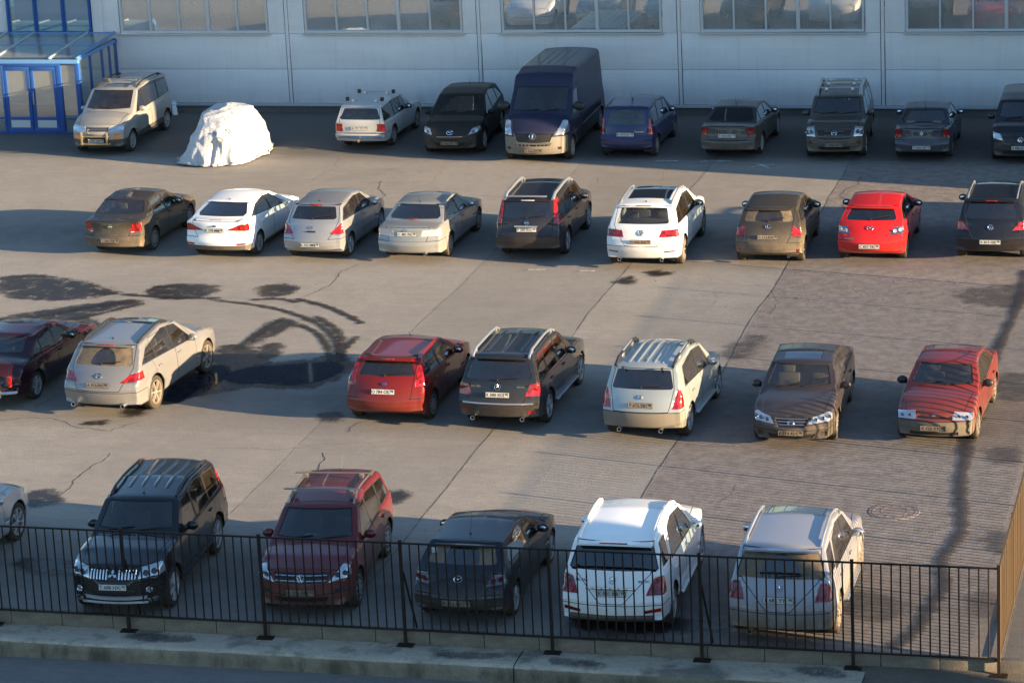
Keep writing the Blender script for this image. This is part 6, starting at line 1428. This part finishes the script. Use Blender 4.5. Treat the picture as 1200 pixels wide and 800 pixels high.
for xa, xb in ((-.96, -.1), (-2.86, -1.04), (-3.86, -2.94), (-4.96, -3.94), (-5.86, -5.04)):
    for y0, y1 in ((.15, 1.71), (1.79, 3.3)):
        g = G(); za, zb_ = zr0+(zr1-zr0)*y0/3.4+.02, zr0+(zr1-zr0)*y1/3.4+.02
        g.add([(xa, y0, za), (xb, y0, za), (xb, y1, zb_), (xa, y1, zb_), (xa, y0, za+.012), (xb, y0, za+.012), (xb, y1, zb_+.012), (xa, y1, zb_+.012)], [(3, 2, 1, 0), (4, 5, 6, 7), (0, 1, 5, 4), (1, 2, 6, 5), (2, 3, 7, 6), (3, 0, 4, 7)]); g.obj('roof_pane', 'clearpane', P0, False)
g = G(); g.box((-3, 1.7, .03), (5.9, 3.3, .04)); g.obj('porch_floor', 'plinth', P0, False)
pb('inner_counter', (-1.4, 2.6, .6), (1.2, .5, 1.0), 'frame', P0, .02)
# bag by the wall
bg_ = G(); V = []; F = []; rb = random.Random(2)
for i in range(9):
    z = .42*i/8; r0 = .16*(1-.25*(i/8)**2)*(1+.1*math.sin(i*2))
    for k in range(14): a = k*math.pi/7; V.append((r0*math.cos(a)*(1+rb.uniform(-.12, .12)), .7*r0*math.sin(a)*(1+rb.uniform(-.12, .12)), z+(.05*math.sin(a*2) if i == 8 else 0)))
for i in range(8):
    for k in range(14): F.append((i*14+k, i*14+(k+1) % 14, (i+1)*14+(k+1) % 14, (i+1)*14+k))
F.append(tuple(range(112, 126))); F.append(tuple(range(14))[::-1]); bg_.add([Vector(v)+Vector((-35.45, 90.45, .0)) for v in V], F); bg_.tube([(-35.52, 90.45, .4), (-35.55, 90.45, .53), (-35.48, 90.45, .42)], .012, 5); bg_.tube([(-35.4, 90.45, .4), (-35.36, 90.45, .54), (-35.42, 90.45, .42)], .012, 5)
o = bg_.obj('carrier_bag', plain('white_film', (.6, .72, .75), .35)); o['label'] = 'small white and pale blue plastic bag on the ground against the wall'; o['category'] = 'bag'

# ---------------------------------------------------------------- the covered car
def tarp():
    from mathutils import noise as mn
    na, nr = 168, 60; V = []; F = []; c = Vector((-31.36, 84.6))
    def ridge(p): return 1-abs(mn.noise(p))*2.4
    for i in range(nr+1):
        t = i/nr
        for k in range(na):
            a = 2*math.pi*k/na; ca, sa = math.cos(a), math.sin(a)
            sup = (abs(ca)**3+abs(sa)**3)**(-1/3); pr = t**.8
            if t < .5: hh = 1.52-.16*(t/.5)**2.5; w = .62*(t/.5)            # flat-ish top
            else: u = (t-.5)/.5; hh = 1.36*(1-u**1.15)+.0; w = .62+.38*u**.75   # steep sides
            x = .98*sup*w*ca; y = 1.75*sup*w*sa
            if t >= .5:
                u = (t-.5)/.5; hh -= .32*max(0, sa)**2*(1-u)               # lower bonnet end, away from the camera
                fl = max(0, math.cos(a-R(214)))**8*u**2; x -= .36*fl; y -= .1*fl
                fr = max(0, math.cos(a-R(5)))**14*u**1.5; x += .3*fr; hh += .25*fr*u*(1-u)*2
                fold = (math.sin(a*15+2.5*math.sin(a*3)+u*1.5)*.04+math.sin(a*27+u*4)*.022)*u**1.3; x += ca*fold; y += sa*fold
            p = Vector((x*1.5, y*1.5, hh*1.8))
            d = ridge(p*.7)*.075+ridge(p*1.5+Vector((3, 1, 2)))*.04+ridge(p*3.3+Vector((7, 1, 9)))*.012+mn.noise(p*.8)*.09
            x += ca*d*min(1, t*1.6); y += sa*d*min(1, t*1.6); z = hh+d*(1-t)*.9
            if i == nr: z = .04+.09*abs(math.sin(a*13+math.sin(a*5)))+.05*mn.noise(Vector((a*4, 0, 0)))
            V.append((c.x+x, c.y+y, max(.02, z)))
    for i in range(nr):
        for k in range(na): F.append((i*na+k, (i+1)*na+k, (i+1)*na+(k+1) % na, i*na+(k+1) % na))
    return V, F
V, F = tarp()
def tarp_mat():
    m, nt, p = mat('white_tarpaulin'); tc = N(nt, 'ShaderNodeTexCoord'); co = tc.outputs['Object']; p.inputs['Roughness'].default_value = .38
    n = noise(nt, co, 2.6, 5, .6, .6); r1 = ramp(nt, n, [(.44, 0), (.5, 1), (.56, 0)]); n2 = noise(nt, co, 7, 4, .6, .8); r2 = ramp(nt, n2, [(.45, 0), (.5, 1), (.55, 0)])
    nt.links.new(mixc(nt, ramp(nt, noise(nt, co, 1.3, 4, .6), [(.5, 0), (.75, .5)]), (.46, .48, .52), (.34, .35, .37)), p.inputs['Base Color'])
    nt.links.new(bump(nt, mth(nt, 'ADD', mth(nt, 'MULTIPLY', r1, 1.0), mth(nt, 'MULTIPLY', r2, .45)), .55, .035), p.inputs['Normal']); return m
MT['tarp'] = tarp_mat()
r_ = empty('covered_car', (0, 0, 0), 0, 'small car wrapped to the ground in a crumpled white tarpaulin', 'covered car')
o = mk('tarpaulin', V, F, 'tarp', r_, None, True, 75)
if sum(p.normal.z for p in o.data.polygons) < 0: o.data.flip_normals()
sm_ = o.modifiers.new('s', 'SOLIDIFY'); sm_.thickness = .008
g = G(); g.bbox((-31.36, 84.6, .42), (1.35, 2.7, .5), .15); g.obj('body', plain('orange_red_paint', (.4, .07, .02), .5), r_)
tx = plain('tyre_black', (.02, .02, .02), .8)
for sx in (-.6, .6):
    for sy in (-.9, .9): g = G(); g.lathe([(-.08, .001), (-.08, .28), (.08, .28), (.08, .001)], 20, 'X', (-31.36+sx, 84.6+sy, .28)); g.obj('wheel', tx, r_)
tv = [Vector(v) for v in V]
for tx_, tz_ in ((-31.35, 1.0), (-31.1, .85), (-30.9, 1.1)):   # short dark cord ends poking out of the near side
    q = min(tv, key=lambda v: (v.x-tx_)**2*4+(v.z-tz_)**2*4+(v.y-82.9)**2*.3)
    g = G(); g.tube([q+Vector((0, .03, 0)), q+Vector((.03, -.04, .02)), q+Vector((.1, -.06, -.03)), q+Vector((.14, -.04, -.12))], .012, 5); g.obj('cord_end', 'trim', r_)

# ---------------------------------------------------------------- unseen blocks added to cast shade on the lot and the wall
g = G(); g.box((13, 25.0, 4.5), (2, 35.4, 10)); struct(g.obj('neighbouring_block', 'wall'))
g = G(); g.box((9.0, 84.85, 7.8), (14, 11.9, 15.8)); struct(g.obj('side_wing', 'wall'))

# ---------------------------------------------------------------- copies: cars behind the showroom glass and beside the frame
def copy_tree(o, parent=None):
    c = o.copy(); COL.objects.link(c); c.parent = parent
    for ch in o.children: copy_tree(ch, c)
    return c
def again(key, pose, z, label, group):
    c = copy_tree(CARS[key]); c.location = (pose[0], pose[1], z); c.rotation_euler = (0, 0, R(pose[2])); c['label'] = label; c['group'] = group; return c
again('maz3r', (-7.6, 93.6, 100), 2.3, 'red car inside the showroom behind the rightmost window', 'cars inside the showroom')
c_ = again('foc3', (-13.9, 94.2, 165), 2.3, 'white car facing out inside the showroom behind the window above the dusty offroader', 'cars inside the showroom')
again('tiida', (-21.6, 93.8, 75), 2.3, 'silver car seen side-on inside the showroom behind the window above the blue van', 'cars inside the showroom')
again('xtr2', (-3.6, 76.3, 1), 0, 'offroader parked next to the glossy black crossover, beyond the picture', 'cars parked in rows on the asphalt lot')
again('ml', (-.6, 76.2, 0), 0, 'offroader parked at the end of the second row, beyond the picture', 'cars parked in rows on the asphalt lot')
